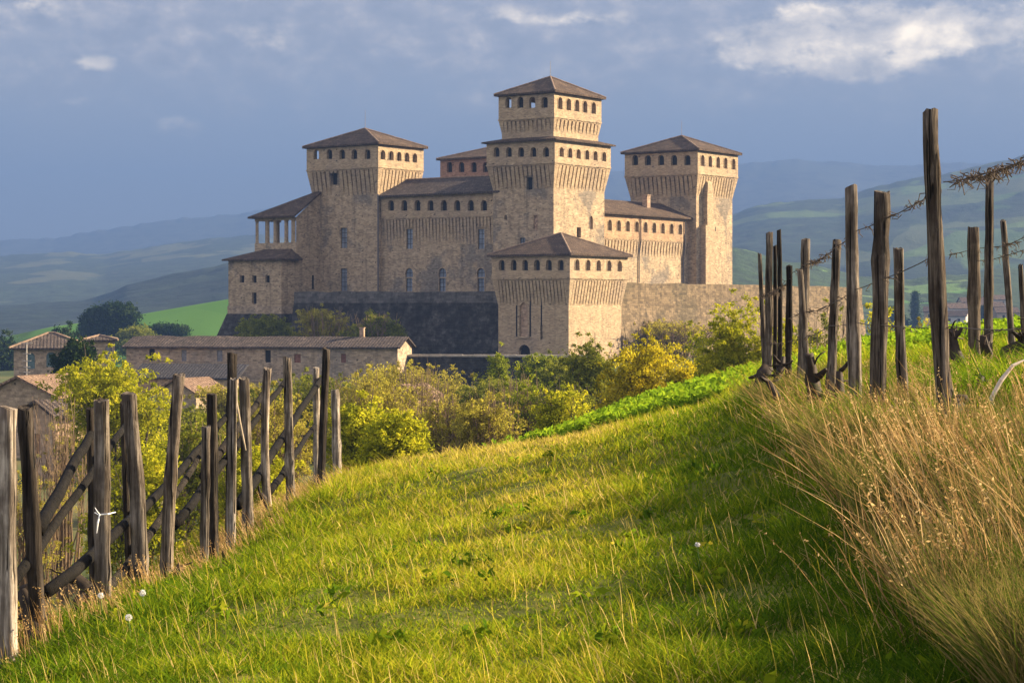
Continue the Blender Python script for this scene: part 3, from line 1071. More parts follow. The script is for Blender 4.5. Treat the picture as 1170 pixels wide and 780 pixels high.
# --- gate tower
fg = Fr(pix(649.7, 292), -9.0)
aG, bG = -fg.u_at(569.4, 0), fg.v_at(710, 0)
T = fg.thing('gate_tower', 'low gate tower with hipped roof projecting in front of the keep', 'tower')
z = lambda py: fg.z(py, 0, 0)
exg = 0.7
GF, GR = stage(fg, T, (-aG, 0, 0, bG), 0, z(349), z(318.5), z(292), exg, 19, 17,
               wins_f(fg, (573.4, 587, 600, 613.6, 627.2, 640.7), 297, 308.5, 0.9, -exg, -aG - exg), wins_r(fg, (659.5, 671.9, 683.9, 695.9, 708), 296.5, 308.5, 0.95, exg, -exg),
               wins_f(fg, (599.3,), 394, 405.5, 1.75, 0, -aG) + wins_f(fg, (598.6,), 346, 384, 1.25, 0, -aG, True, 'blind') + wins_f(fg, (618.5,), 372, 388, 0.35, 0, -aG, False), (), shaft_mat=M_BRICK)
hip_roof(T, (-aG - exg, exg, -exg, bG + exg), z(292), (-aG / 2 + .3, bG / 2 - .3, fg.z(266.5, -aG / 2, bG / 2)), mat=M_TILE)
# raised surround and slots of the drawbridge arms
FFg = Face((-aG, 0), (1, 0), (0, -1))
uc = fg.u_at(598.6, 0) + aG
mb = MB()


def strip(mb, fc, t0, t1, z0, z1, th):
    P = [fc.p(t0, z0, 0.0), fc.p(t1, z0, 0.0), fc.p(t1, z0, th), fc.p(t0, z0, th), fc.p(t0, z1, 0.0), fc.p(t1, z1, 0.0), fc.p(t1, z1, th), fc.p(t0, z1, th)]
    mb.hexa(P)


strip(mb, FFg, uc - 1.05, uc - 0.78, z(385), z(349), 0.12)
strip(mb, FFg, uc + 0.78, uc + 1.05, z(385), z(349), 0.12)
strip(mb, FFg, uc - 1.05, uc + 1.05, z(387), z(385), 0.14)
mb.build('niche_surround', M_BRICK, T)
mb = MB()
for px, ya, yb in ((590.3, 338, 385), (606, 338, 385), (618.6, 340, 372)):
    t = fg.u_at(px, 0) + aG
    strip(mb, FFg, t - 0.13, t + 0.13, z(yb), z(ya) - 0.01, 0.006)
mb.build('drawbridge_slot', M_DARK, T)

# --- back tower, red brick
fb_ = Fr(pix(606, 362), -2.0)
aB = -fb_.u_at(503, 0)
T = fb_.thing('castle_tower', 'reddish brick back tower peeping over the roof left of the keep', 'tower')
z = lambda py: fb_.z(py, -8, 0)
FF = Face((-aB, 0), (1, 0), (0, -1))
ops = wins_f(fb_, (513.7, 527.5, 541.6, 555, 569), 185.5, 196.5, 1.05, 0, -aB)
mb = MB()
panel(mb, FF, 0, aB, 0, z(180), ops)
panel(mb, Face((0, 0), (0, 1), (1, 0)), 0, 14, 0, z(180))
panel(mb, Face((0, 14), (-1, 0), (0, 1)), 0, aB, 0, z(180))
panel(mb, Face((-aB, 14), (0, -1), (-1, 0)), 0, 14, 0, z(180))
mb.build('wall', M_REDBRICK, T)
for i, op in enumerate(ops):
    window(T, FF, op, 0, 'dark', 0.5, M_REDBRICK)
hip_roof(T, (-aB, 0, 0, 14), z(180), (-aB / 2, 7, z(163)), ridge_len=6, ridge_axis=0)

# --- left wing between left tower and keep
v0w = 0.9
fw = Fr(fl.P(0.003, v0w), -2.0)
tl = fw.u_at(563.5, 0) + 1.0
T = fw.thing('castle_wing', 'long shaded wing between the left tower and the keep', 'castle wing')
z = lambda py: fw.z(py, 2, 0)
exw = 0.34
FF = Face((0, 0), (1, 0), (0, -1))
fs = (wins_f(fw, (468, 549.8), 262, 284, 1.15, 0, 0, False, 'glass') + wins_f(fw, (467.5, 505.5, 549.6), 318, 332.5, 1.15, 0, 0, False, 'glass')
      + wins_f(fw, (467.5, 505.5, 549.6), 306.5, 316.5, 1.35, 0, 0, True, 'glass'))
mb = MB()
panel(mb, FF, 0, tl, 0, z(250), fs)
mb.build('wall', M_SHAFT, T)
for op in fs:
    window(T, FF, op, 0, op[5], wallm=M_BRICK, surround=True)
cm = MB()
ribs(cm, FF, 0.8, tl, z(281), z(250), exw, 34, 0, 0.34, fs)
cm.build('corbels', M_BRICK, T)
gm_ = MB()
fw8 = wins_f(fw, (446.8, 462, 477, 492, 507.2, 522.4, 537.9, 553), 229, 240.5, 1.05, -exw, 0)
GFw = Face((0.25, -exw), (1, 0), (0, -1))
fw8 = [(o[0] - 0.25, *o[1:]) for o in fw8]
panel(gm_, GFw, 0, tl - 0.25, z(250), z(225), fw8)
gm_.face([GFw.p(0, z(250), 0), GFw.p(0, z(250), -exw), GFw.p(0, z(225), -exw), GFw.p(0, z(225), 0)])
gm_.face([GFw.p(0, z(250), 0), GFw.p(tl, z(250), 0), GFw.p(tl, z(250), -exw), GFw.p(0, z(250), -exw)])
gm_.build('gallery', M_BRICK, T)
for op in fw8:
    window(T, GFw, op, 0, 'dark', 0.6)
rm = MB()
ze, zr, dv = z(225.5), fw.z(205, 3, 6.2), 6.2
rm.hexa([(0.02, -exw - .7, ze), (tl + 1, -exw - .7, ze), (tl + 1, dv, zr - 0.3), (0.02, dv, zr - 0.3),
         (0.02, -exw - .7, ze + .28), (tl + 1, -exw - .7, ze + .28), (tl + 1, dv, zr), (0.02, dv, zr)])
rm.hexa([(0.02, dv, zr - .3), (tl + 1, dv, zr - .3), (tl + 1, 2 * dv + 1, ze), (0.02, 2 * dv + 1, ze),
         (0.02, dv, zr), (tl + 1, dv, zr), (tl + 1, 2 * dv + 1, ze + .28), (0.02, 2 * dv + 1, ze + .28)])
ro = rm.build('roof', M_TILE_OLD, T)
rb = MB()
rb.tube([(tl * i / 30, dv, zr + 0.05) for i in range(31)], 0.14, 6, 0.12)
rb.build('ridge_tiles', M_RIDGE, ro)

# --- right wing between keep and right tower
ur = -1.6
fr_ = Fr(fk.P(ur, bK), -2.0)
vend = None
m_ = (787 - 585) / F
tr = fr_.v_at(786.5, 0)
T = fr_.thing('castle_wing', 'sunlit wing between the keep and the right tower', 'castle wing')
RF = Face((0, 0), (0, 1), (1, 0))
z = lambda py: fr_.z(py, 0, 2)
mb = MB()
exr = 0.34
panel(mb, RF, -1, tr + 3, 0, z(272))
panel(mb, Face((-9, tr + 3), (1, 0), (0, 1)), 0, 9, 0, z(244))
mb.build('wall', M_SHAFT, T)
cm = MB()
ribs(cm, RF, -0.5, tr + 3, z(292), z(272), exr, 34, 0, 0.34)
cm.build('corbels', M_BRICK, T)
ops = wins_r(fr_, (696.7, 707, 717.3, 727.6, 737.6, 747.5, 757.3, 767.3, 777.3), 251.3, 263, 0.95, exr, 0)
GRr = Face((exr, 0), (0, 1), (1, 0))
mb = MB()
panel(mb, GRr, -1, tr + 3, z(272), z(244), ops)
mb.face([(exr, -1, z(272)), (exr, tr + 3, z(272)), (0, tr + 3, z(272)), (0, -1, z(272))])
mb.build('gallery', m_stone('orange_brick', ((0.31, 0.195, 0.11), (0.41, 0.27, 0.155), (0.47, 0.33, 0.2)), (0.27, 0.19, 0.13), brick=(0.5, 0.16)), T)
for op in ops:
    window(T, GRr, op, 0, 'dark', 0.6)
rm = MB()
ze, zr, dv = z(244.3), fr_.z(225, -5.5, 2), 5.5
rm.hexa([(exr + .7, -1, ze), (exr + .7, tr + 3, ze), (-dv, tr + 3, zr - .3), (-dv, -1, zr - .3), (exr + .7, -1, ze + .26), (exr + .7, tr + 3, ze + .26), (-dv, tr + 3, zr), (-dv, -1, zr)])
rm.hexa([(-dv, -1, zr - .3), (-dv, tr + 3, zr - .3), (-2 * dv, tr + 3, ze), (-2 * dv, -1, ze), (-dv, -1, zr), (-dv, tr + 3, zr), (-2 * dv, tr + 3, ze + .26), (-2 * dv, -1, ze + .26)])
ro = rm.build('roof', M_TILE, T)
mb = MB()
vch = fr_.v_at(738.5, -3.2)
mb.box((-3.7, vch - .5, ze + 1.5), (-2.7, vch + .5, zr + 0.9))
mb.box((-3.8, vch - .6, zr + 0.9), (-2.6, vch + .6, zr + 1.1))
mb.build('chimney', M_PLASTER, ro)
for px, y0, y1 in ((732, 246, 322), (782.5, 246, 322)):
    dm = MB()
    vv = fr_.v_at(px, exr + .12)
    dm.tube([(exr + .16, vv, z(y0)), (exr + .16, vv, z(274)), (0.16, vv, z(290)), (0.16, vv, z(y1))], 0.1, 6)
    dm.build('drainpipe', M_METAL, T)

# --- left annex: loggia with lean-to roof, and the low block in front
tw0 = fl.P(-aL, 0)
fa = Fr(fl.P(fl.u_at(366, 0), 0) - V2 * 6.1, -3.0)
aA = -fa.u_at(291, 0)
T = fa.thing('loggia_annex', 'annex with open pillared loggia under a lean-to roof at far left', 'building')
z = lambda py: fa.z(py, 0, 0)
FF = Face((-aA, 0), (1, 0), (0, -1))
zp, ze = z(277), z(248)
ztop = fa.z(220.5, 0, 6.1)
mb = MB()
panel(mb, FF, 0, aA, 0, zp)                                    # parapet and below
mb.face([(0, 0, 0), (0, 6.1, 0), (0, 6.1, ztop), (0, 0, ze)])     # sunlit side with sloping top
mb.face([(-aA, 0, 0), (-aA, 6.1, 0), (-aA, 6.1, zp), (-aA, 0, zp)])
mb.face([(-aA, 6.1, zp), (0, 6.1, zp), (0, 6.1, 0), (-aA, 6.1, 0)])
mb.box((-aA, 0.003, ze - 0.45), (-0.003, 0.5, ze))
mb.box((-aA, 0.5, ze - 0.45), (-aA + .5, 6.1, ze))
panel(mb, FF, 0, aA, zp - 0.01, zp)
mb.face([(-aA, 0, zp), (0, 0, zp), (0, 6.1, zp), (-aA, 6.1, zp)])
mb.build('wall', M_SHAFT, T)
for i, px in enumerate((293.5, 305.5, 314.5, 327, 335)):
    u = fa.u_at(px, 0.3)
    w = 0.66 if i < 4 else 0.9
    pb = MB()
    pb.tube([(min(u, -w / 2), 0.35, zp), (min(u, -w / 2), 0.35, zp + .3), (min(u, -w / 2), 0.35, ze - .7), (min(u, -w / 2), 0.35, ze - .44)], [w * .62, w * .5, w * .5, w * .66], 4 if i in (0, 4) else 8)
    pb.build('pillar', M_BRICK, T)
for vv in (2.6, 5.2):
    pb = MB()
    pb.box((-aA, vv, zp), (-aA + .5, vv + .5, ze - .45))
    pb.build('pillar', M_BRICK, T)
window(T, Face((0, 0), (0, 1), (1, 0)), (4.2, 0.5, z(330), z(314), False), 0.004, 'dark', 0.001)
rm = MB()
sl_ = (ztop - ze) / 6.1
zv_ = ze - .05
cr_ = [(-aA - .9, -0.8, zv_), (0.35, -0.8, zv_), (0.35, 6.09, ztop), (-.9, 6.09, ztop), (-aA - .9, 6.09, zv_)]
ct_ = [(a_, b_, c_ + .3) for a_, b_, c_ in cr_]
for i in range(5):
    j = (i + 1) % 5
    rm.face([cr_[i], cr_[j], ct_[j], ct_[i]])
for q in (cr_, ct_):
    rm.face([q[0], q[1], q[2], q[3]])
    rm.face([q[0], q[3], q[4]])
rm.build('roof', M_TILE, T)

fq = Fr(pix(321.5, 330), -6.0)
aQ = -fq.u_at(261, 0)
bQ = 4.4
T = fq.thing('corner_block', 'low stone block with pent roof on the left end of the rampart', 'building')
z = lambda py: fq.z(py, 0, 0)
FF = Face((-aQ, 0), (1, 0), (0, -1))
RF = Face((0, 0), (0, 1), (1, 0))
ops = wins_f(fq, (276.5, 290.5, 305.5), 315, 322.5, 0.85, 0, -aQ, False, 'dark') + wins_f(fq, (290.5,), 334.5, 346.5, 0.85, 0, -aQ, False, 'dark')
mb = MB()
zb1 = z(349.5)
panel(mb, FF, 0, aQ, zb1, z(297), ops)
panel(mb, RF, 0, bQ, zb1, z(297))
panel(mb, Face((-aQ, bQ), (0, -1), (-1, 0)), 0, bQ, zb1, z(297))
panel(mb, Face((0, bQ), (-1, 0), (0, 1)), 0, aQ, zb1, z(297))
mb.build('wall', M_SHAFT, T)
for op in ops:
    window(T, FF, op, 0, 'dark', 0.5, M_SHAFT)
mb = MB()
mb.hexa([(-aQ - 2.6, -2.6, z(410)), (2.0, -2.6, z(410)), (2.0, bQ, z(410)), (-aQ - 2.6, bQ, z(410)),
         (-aQ - .2, -.2, z(358.5)), (.2, -.2, z(358.5)), (.2, bQ, z(358.5)), (-aQ - .2, bQ, z(358.5))], 1)
mb.box((-aQ - .12, -.12, z(358.5)), (.12, bQ, zb1), 0)
mb.build('plinth', [M_HOUSE, M_DARKWALL], T)
rm = MB()
ze = z(297)
zt = z(283)
rm.face([(-aQ - .8, -.8, ze), (.8, -.8, ze), (.8, bQ, ze), (-aQ - .8, bQ, ze)])
lo = [(-aQ - .8, -.8, ze), (.8, -.8, ze), (.8, bQ, ze), (-aQ - .8, bQ, ze)]
hi = [(p[0], p[1], ze + .25) for p in lo]
tp = [(-aQ * .62, bQ - .2, zt), (-1.5, bQ - .2, zt)]
for i in range(4):
    rm.face([lo[i], lo[(i + 1) % 4], hi[(i + 1) % 4], hi[i]])
rm.face([hi[0], hi[1], tp[1], tp[0]])
rm.face([hi[1], hi[2], tp[1]])
rm.face([hi[3], hi[0], tp[0]])
rm.face([hi[2], hi[3], tp[0], tp[1]])
rm.build('roof', M_TILE, T)


# --- ramparts
def rampart(name, label, P0, P1, top, z_led, z_bot, th, batter, mat_top, mat_low, nrm, cap=True, seg=3.0):
    """wall between two plan points; nrm = outward side; uneven top and a battered foot"""
    P0, P1 = Vector(P0), Vector(P1)
    L = (P1 - P0).length
    d = (P1 - P0) / L
    n = Vector(nrm)
    T = thing(name, label, 'rampart', (P0.x, P0.y, z_bot), math.atan2(d.y, d.x))
    s = 1 if Vector((-d.y, d.x)).dot(n) > 0 else -1         # local +y or -y is outward
    k = max(2, int(L / seg))
    up, low = MB(), MB()
    zt = [top - z_bot + random.uniform(-.12, .12) for _ in range(k + 1)]
    jt = [random.uniform(-.1, .1) for _ in range(k + 1)]
    for i in range(k):
        x0, x1 = L * i / k, L * (i + 1) / k
        zl = z_led - z_bot
        up.hexa([(x0, 0, zl), (x1, 0, zl), (x1, -s * th, zl), (x0, -s * th, zl), (x0, 0, zt[i]), (x1, 0, zt[i + 1]), (x1, -s * th, zt[i + 1]), (x0, -s * th, zt[i])])
        low.hexa([(x0, s * (batter + jt[i]), 0), (x1, s * (batter + jt[i + 1]), 0), (x1, -s * th, 0), (x0, -s * th, 0),
                  (x0, s * 0.1, zl), (x1, s * 0.1, zl), (x1, -s * th, zl), (x0, -s * th, zl)])
    up.box((0, -.002 if s > 0 else -.14, z_led - z_bot), (L, .14 if s > 0 else .002, z_led - z_bot + .28))
    up.build('parapet', mat_top, T)
    low.build('battered_base', mat_low, T)
    return T


g0 = fg.P(-aG, 6.0)
p1 = pix(336, 326)
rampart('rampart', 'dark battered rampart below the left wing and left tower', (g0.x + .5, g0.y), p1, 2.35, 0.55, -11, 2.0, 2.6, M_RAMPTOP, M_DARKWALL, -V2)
p0 = fg.P(0, bG + .1) - U2 * 0.6
m_ = (985 - 585) / F
t_ = (m_ * p0.y - p0.x) / (V2.x - m_ * V2.y)
p1 = p0 + V2 * t_
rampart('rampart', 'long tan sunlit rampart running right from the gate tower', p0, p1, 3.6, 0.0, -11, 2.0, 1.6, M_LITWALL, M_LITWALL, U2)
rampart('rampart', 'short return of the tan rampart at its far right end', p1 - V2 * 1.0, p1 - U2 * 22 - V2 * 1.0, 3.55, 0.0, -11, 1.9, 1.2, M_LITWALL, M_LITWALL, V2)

# low wall in front of the gate tower
T = thing('terrace_wall', 'low dark stone wall with pale coping in front of the gate tower', 'wall', W(455, 460, 277).to_tuple(), math.radians(-4))
zt = W(455, 405, 277).z - W(455, 460, 277).z
mb = MB()
mb.box((0, 0, -3), (27, 1.0, zt - .3))
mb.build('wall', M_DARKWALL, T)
mb = MB()
for i in range(18):
    mb.box((i * 1.5 + .01, -.12, zt - .3 + random.uniform(0, .02)), (i * 1.5 + 1.48, 1.1, zt + random.uniform(-.03, .03)))
mb.build('coping', M_CAP, T)


# ------------------------------------------------------------------ houses of the hamlet
def house(name, label, loc, rot, L, D, H, rh, kind='gable', over=0.5, wall=None, roof=None, fwin=(), rwin=(), chimney=None, door=None, cat='house', group=None, deep=5.0, eave_th=0.2):
    """x along the front, y back; gable: ridge along x; front: ridge along y (gable faces the viewer); hip; shed"""
    T = thing(name, label, cat, loc, rot, group)
    wall, roof = wall or M_HOUSE, roof or M_TILE_OLD
    FF = Face((-L / 2, 0), (1, 0), (0, -1))
    RF = Face((L / 2, 0), (0, 1), (1, 0))
    mb = MB()
    panel(mb, FF, 0, L, -deep, H, fwin)
    panel(mb, RF, 0, D, -deep, H, rwin)
    panel(mb, Face((L / 2, D), (-1, 0), (0, 1)), 0, L, -deep, H)
    panel(mb, Face((-L / 2, D), (0, -1), (-1, 0)), 0, D, -deep, H)
    h = L / 2
    if kind == 'gable':
        for x in (-h, h):
            mb.face([(x, 0, H), (x, D, H), (x, D / 2, H + rh)])
    if kind == 'front':
        for y in (0, D):
            mb.face([(-h, y, H), (h, y, H), (0, y, H + rh)])
    mb.build('wall', wall, T)
    for op in fwin:
        window(T, FF, op, 0, op[5], 0.3, wall)
    for op in rwin:
        window(T, RF, op, 0, op[5], 0.3, wall)
    if kind == 'hip':
        ro = hip_roof(T, (-h, h, 0, D), H, (0, D / 2, H + rh), over, roof, 0.2, max(0, L - D) * .8)
    else:
        rm = MB()
        e = eave_th
        if kind == 'gable':
            k = rh / (D / 2)
            lo_ = H - over * k
            for y0, y1 in ((-over, D / 2), (D + over, D / 2)):
                ns = max(1, int(L / 2.2))
                rw_ = random.Random(int(L * 10))
                sg = [(rw_.uniform(-.05, .05), rw_.uniform(-.1, .07)) for _ in range(ns + 1)]
                for q in range(ns):
                    xa, xb = -h - over + (L + 2 * over) * q / ns, -h - over + (L + 2 * over) * (q + 1) / ns
                    (ea, ra), (eb, rb2) = sg[q], sg[q + 1]
                    rm.hexa([(xa, y0, lo_ + ea), (xb, y0, lo_ + eb), (xb, y1, H + rh + rb2), (xa, y1, H + rh + ra),
                             (xa, y0, lo_ + e + ea), (xb, y0, lo_ + e + eb), (xb, y1, H + rh + e + rb2), (xa, y1, H + rh + e + ra)])
        else:
            k = rh / h
            lo_ = H - over * k
            for x0 in (-h - over, h + over):
                rm.hexa([(x0, -over, lo_), (0, -over, H + rh), (0, D + over, H + rh), (x0, D + over, lo_),
                         (x0, -over, lo_ + e), (0, -over, H + rh + e), (0, D + over, H + rh + e), (x0, D + over, lo_ + e)])
        ro = rm.build('roof', roof, T)
    if chimney:
        cx, cy, cz, ch = chimney
        mb = MB()
        mb.box((cx - .3, cy - .3, cz), (cx + .3, cy + .3, cz + ch))
        mb.box((cx - .38, cy - .38, cz + ch), (cx + .38, cy + .38, cz + ch + .12))
        mb.build('chimney', M_PLASTER, ro)
    return T


# long building below the rampart
P = W(297, 396.5, 276)
zbL = -11.0
k = 276 / F
wl = [((px - 140) * k * 1.02, w, W(0, y1, 276).z - zbL, W(0, y0, 276).z - zbL, False, kd) for px, y0, y1, w, kd in
      ((171, 399, 413, 0.85, 'dark'), (209.5, 400, 413, 0.75, 'shutter'), (252, 400, 413, 0.8, 'shutter'), (309, 400, 414, 0.8, 'dark'), (343.5, 404, 414, 0.95, 'red'), (397, 403.5, 413.5, 0.7, 'red'))]
house('long_building', 'long low stone building with weathered tiled roof below the rampart', (P.x, P.y, zbL), math.radians(-12), 39.5, 7.5, P.z - zbL, 1.25, 'gable', 0.5, M_HOUSE, M_TILE_OLD, wl, chimney=(13.5, 4.2, P.z - zbL + 1.4, 1.2), cat='building')
# lean-to of slate in front of it
P2 = W(212, 433, 268)
T = thing('lean_to', 'dark tiled lean-to roof against the front of the long building', 'shed', (P2.x, P2.y, zbL), math.radians(-12))
zl = P2.z - zbL
mb = MB()
mb.hexa([(-8, -.4, zl), (7.5, -.4, zl), (7.5, 4.2, zl + 1.75), (-8, 4.2, zl + 1.75), (-8, -.4, zl + .2), (7.5, -.4, zl + .2), (7.5, 4.2, zl + 1.95), (-8, 4.2, zl + 1.95)])
mb.build('roof', m_tiles('slate_roof', ((0.025, 0.024, 0.026), (0.045, 0.043, 0.046), (0.08, 0.077, 0.078))), T)
mb = MB()
mb.box((-7.6, 0, -3), (7.2, 4.1, zl + .15))
mb.build('wall', M_HOUSE, T)
# house on the far left with arched shutters, and its little tower
P = W(58, 399, 262)
k = 262 / F
zb0 = -12.5
ops = [((px - 17) * k, w, W(0, y1, 262).z - zb0, W(0, y0, 262).z - zb0, True, kd) for px, y0, y1, w, kd in ((36, 403, 421, 1.0, 'blue'), (58.5, 402, 419, 1.25, 'blue'), (77, 403, 420, 1.0, 'blue'))]
house('old_house', 'old stone house with dark hipped roof and blue arched shutters at far left', (P.x, P.y, zb0), math.radians(12), 82 * k, 8.5, P.z - zb0, 2.1, 'hip', 0.6, M_HOUSE, M_TILE_OLD, ops)
P = W(114, 390, 260)
ops = [((px - 97) * 260 / F, w, W(0, y1, 260).z - zb0, W(0, y0, 260).z - zb0, True, kd) for px, y0, y1, w, kd in ((106, 395, 409, 0.95, 'dark'), (124, 394, 412, 0.85, 'shutter'))]
house('house_tower', 'squat stone house with arched openings right of the blue shuttered house', (P.x, P.y, zb0), math.radians(12), 34 * 260 / F, 5.0, P.z - zb0, 0.75, 'hip', 0.4, M_HOUSE, M_TILE_OLD, ops)
# nearer gabled house, sunlit on its right
P = W(22, 452, 172)
zb0 = -16.0
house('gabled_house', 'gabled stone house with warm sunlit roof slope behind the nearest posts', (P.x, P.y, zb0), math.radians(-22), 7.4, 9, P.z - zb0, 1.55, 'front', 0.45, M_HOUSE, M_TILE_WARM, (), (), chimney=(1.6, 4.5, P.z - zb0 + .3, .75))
P = W(44, 474, 150)
house('plaster_house', 'low plastered house with sunlit side behind the two nearest posts', (P.x, P.y, -17.0), math.radians(-48), 5.2, 5.6, P.z + 17.0, 0.95, 'front', 0.4, M_PLASTER, M_TILE_OLD,
      [(2.4, .8, 5.9, 7.4, False, 'red')], [(1.5, .6, 6.9, 7.9, False, 'dark'), (3.9, .7, 4.2, 5.6, False, 'red')])
P = W(201, 449, 205)
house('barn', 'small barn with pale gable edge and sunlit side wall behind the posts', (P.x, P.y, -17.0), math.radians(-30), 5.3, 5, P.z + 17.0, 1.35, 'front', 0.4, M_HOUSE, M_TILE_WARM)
P = W(470, 452, 150)
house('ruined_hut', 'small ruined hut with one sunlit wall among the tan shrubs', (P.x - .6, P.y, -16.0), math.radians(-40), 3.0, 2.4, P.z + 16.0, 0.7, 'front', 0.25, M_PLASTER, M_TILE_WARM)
# antenna mast on the far-left house
mb = MB()
mp = W(30.5, 432, 174)
mb.tube([(mp.x, mp.y, mp.z - 1.0), (mp.x, mp.y, W(0, 391, 174).z)], 0.05, 6)
for yy, hw in ((392, .5), (404, .32), (412, .38), (419, .3), (425, .28)):
    zz = W(0, yy, 174).z
    mb.box((mp.x - hw, mp.y - .03, zz - .03), (mp.x + hw, mp.y + .03, zz + .03))
tag(mb.build('antenna', m_plain('pale_metal', (0.4, 0.36, 0.3), 0.5, 0.4), loc=(mp.x, mp.y, mp.z - 1)), 'television antenna mast with crossbars on the gabled house roof', 'antenna')

# village far right on the lower hill
vil = [(1098, 352, 900, 12, 'pale far house beside the tallest right post'), (1112, 345, 960, 11, 'far house with brown roof, highest of the right village'), (1090, 361, 860, 10, 'far low house close above the crop leaves, right of the tall post'),
       (1066, 356, 900, 8, 'small far house just left of the tall post'), (1135, 350, 940, 12, 'far house between the two thin right posts'), (1152, 357, 880, 10, 'far house behind the leaning thin post at right'), (1142, 342, 1000, 11, 'uppermost far house near the right edge')]
VILW = [m_plain('far_wall_pale', (0.42, 0.38, 0.34)), m_plain('far_wall_ochre', (0.36, 0.27, 0.18))]
for i, (px, py, d, w, lab) in enumerate(vil):
    p = surf(4, px, d)
    h = (HZ - py) / F * d
    house('village_house', lab, (p.x, p.y, h - 5.5), math.radians(random.uniform(-25, 25)), w, 8, 5.5, 2.2, 'gable', .5, VILW[i % 2], M_TILE, [(w * .3, 1.2, 2.8, 4.4, False, 'dark'), (w * .7, 1.2, 2.8, 4.4, False, 'dark')], deep=14, group='far village houses')


# ------------------------------------------------------------------ trees and shrubs
def leaves_np(centers, radii, per, size, rng, tint_c=None, flatten=0.8):
    n = len(centers) * per
    c = np.repeat(centers, per, 0) + rng.normal(size=(n, 3)) * np.repeat(radii, per)[:, None] * np.array([.55, .55, .55 * flatten])
    a = rng.normal(size=(n, 3))
    a /= np.linalg.norm(a, axis=1)[:, None]
    b = np.cross(a, rng.normal(size=(n, 3)))
    b /= np.linalg.norm(b, axis=1)[:, None]
    s = size * rng.uniform(.55, 1.35, n)[:, None]
    v = np.stack([c - a * s, c + b * s * .45, c + a * s, c - b * s * .45], 1).reshape(-1, 3)
    tc = np.repeat(rng.uniform(.15, .85, len(centers)) if tint_c is None else tint_c, per) + rng.normal(size=n) * .16
    t = np.repeat(np.clip(tc, 0, 1), 4)
    return v, t


def leaf_mesh(name, v, t, mat, parent, loc=None):
    n = len(v) // 4
    return np_mesh(name, v, np.arange(n * 4), np.arange(n) * 4, np.full(n, 4), mat, {'tint': t}, parent, loc)


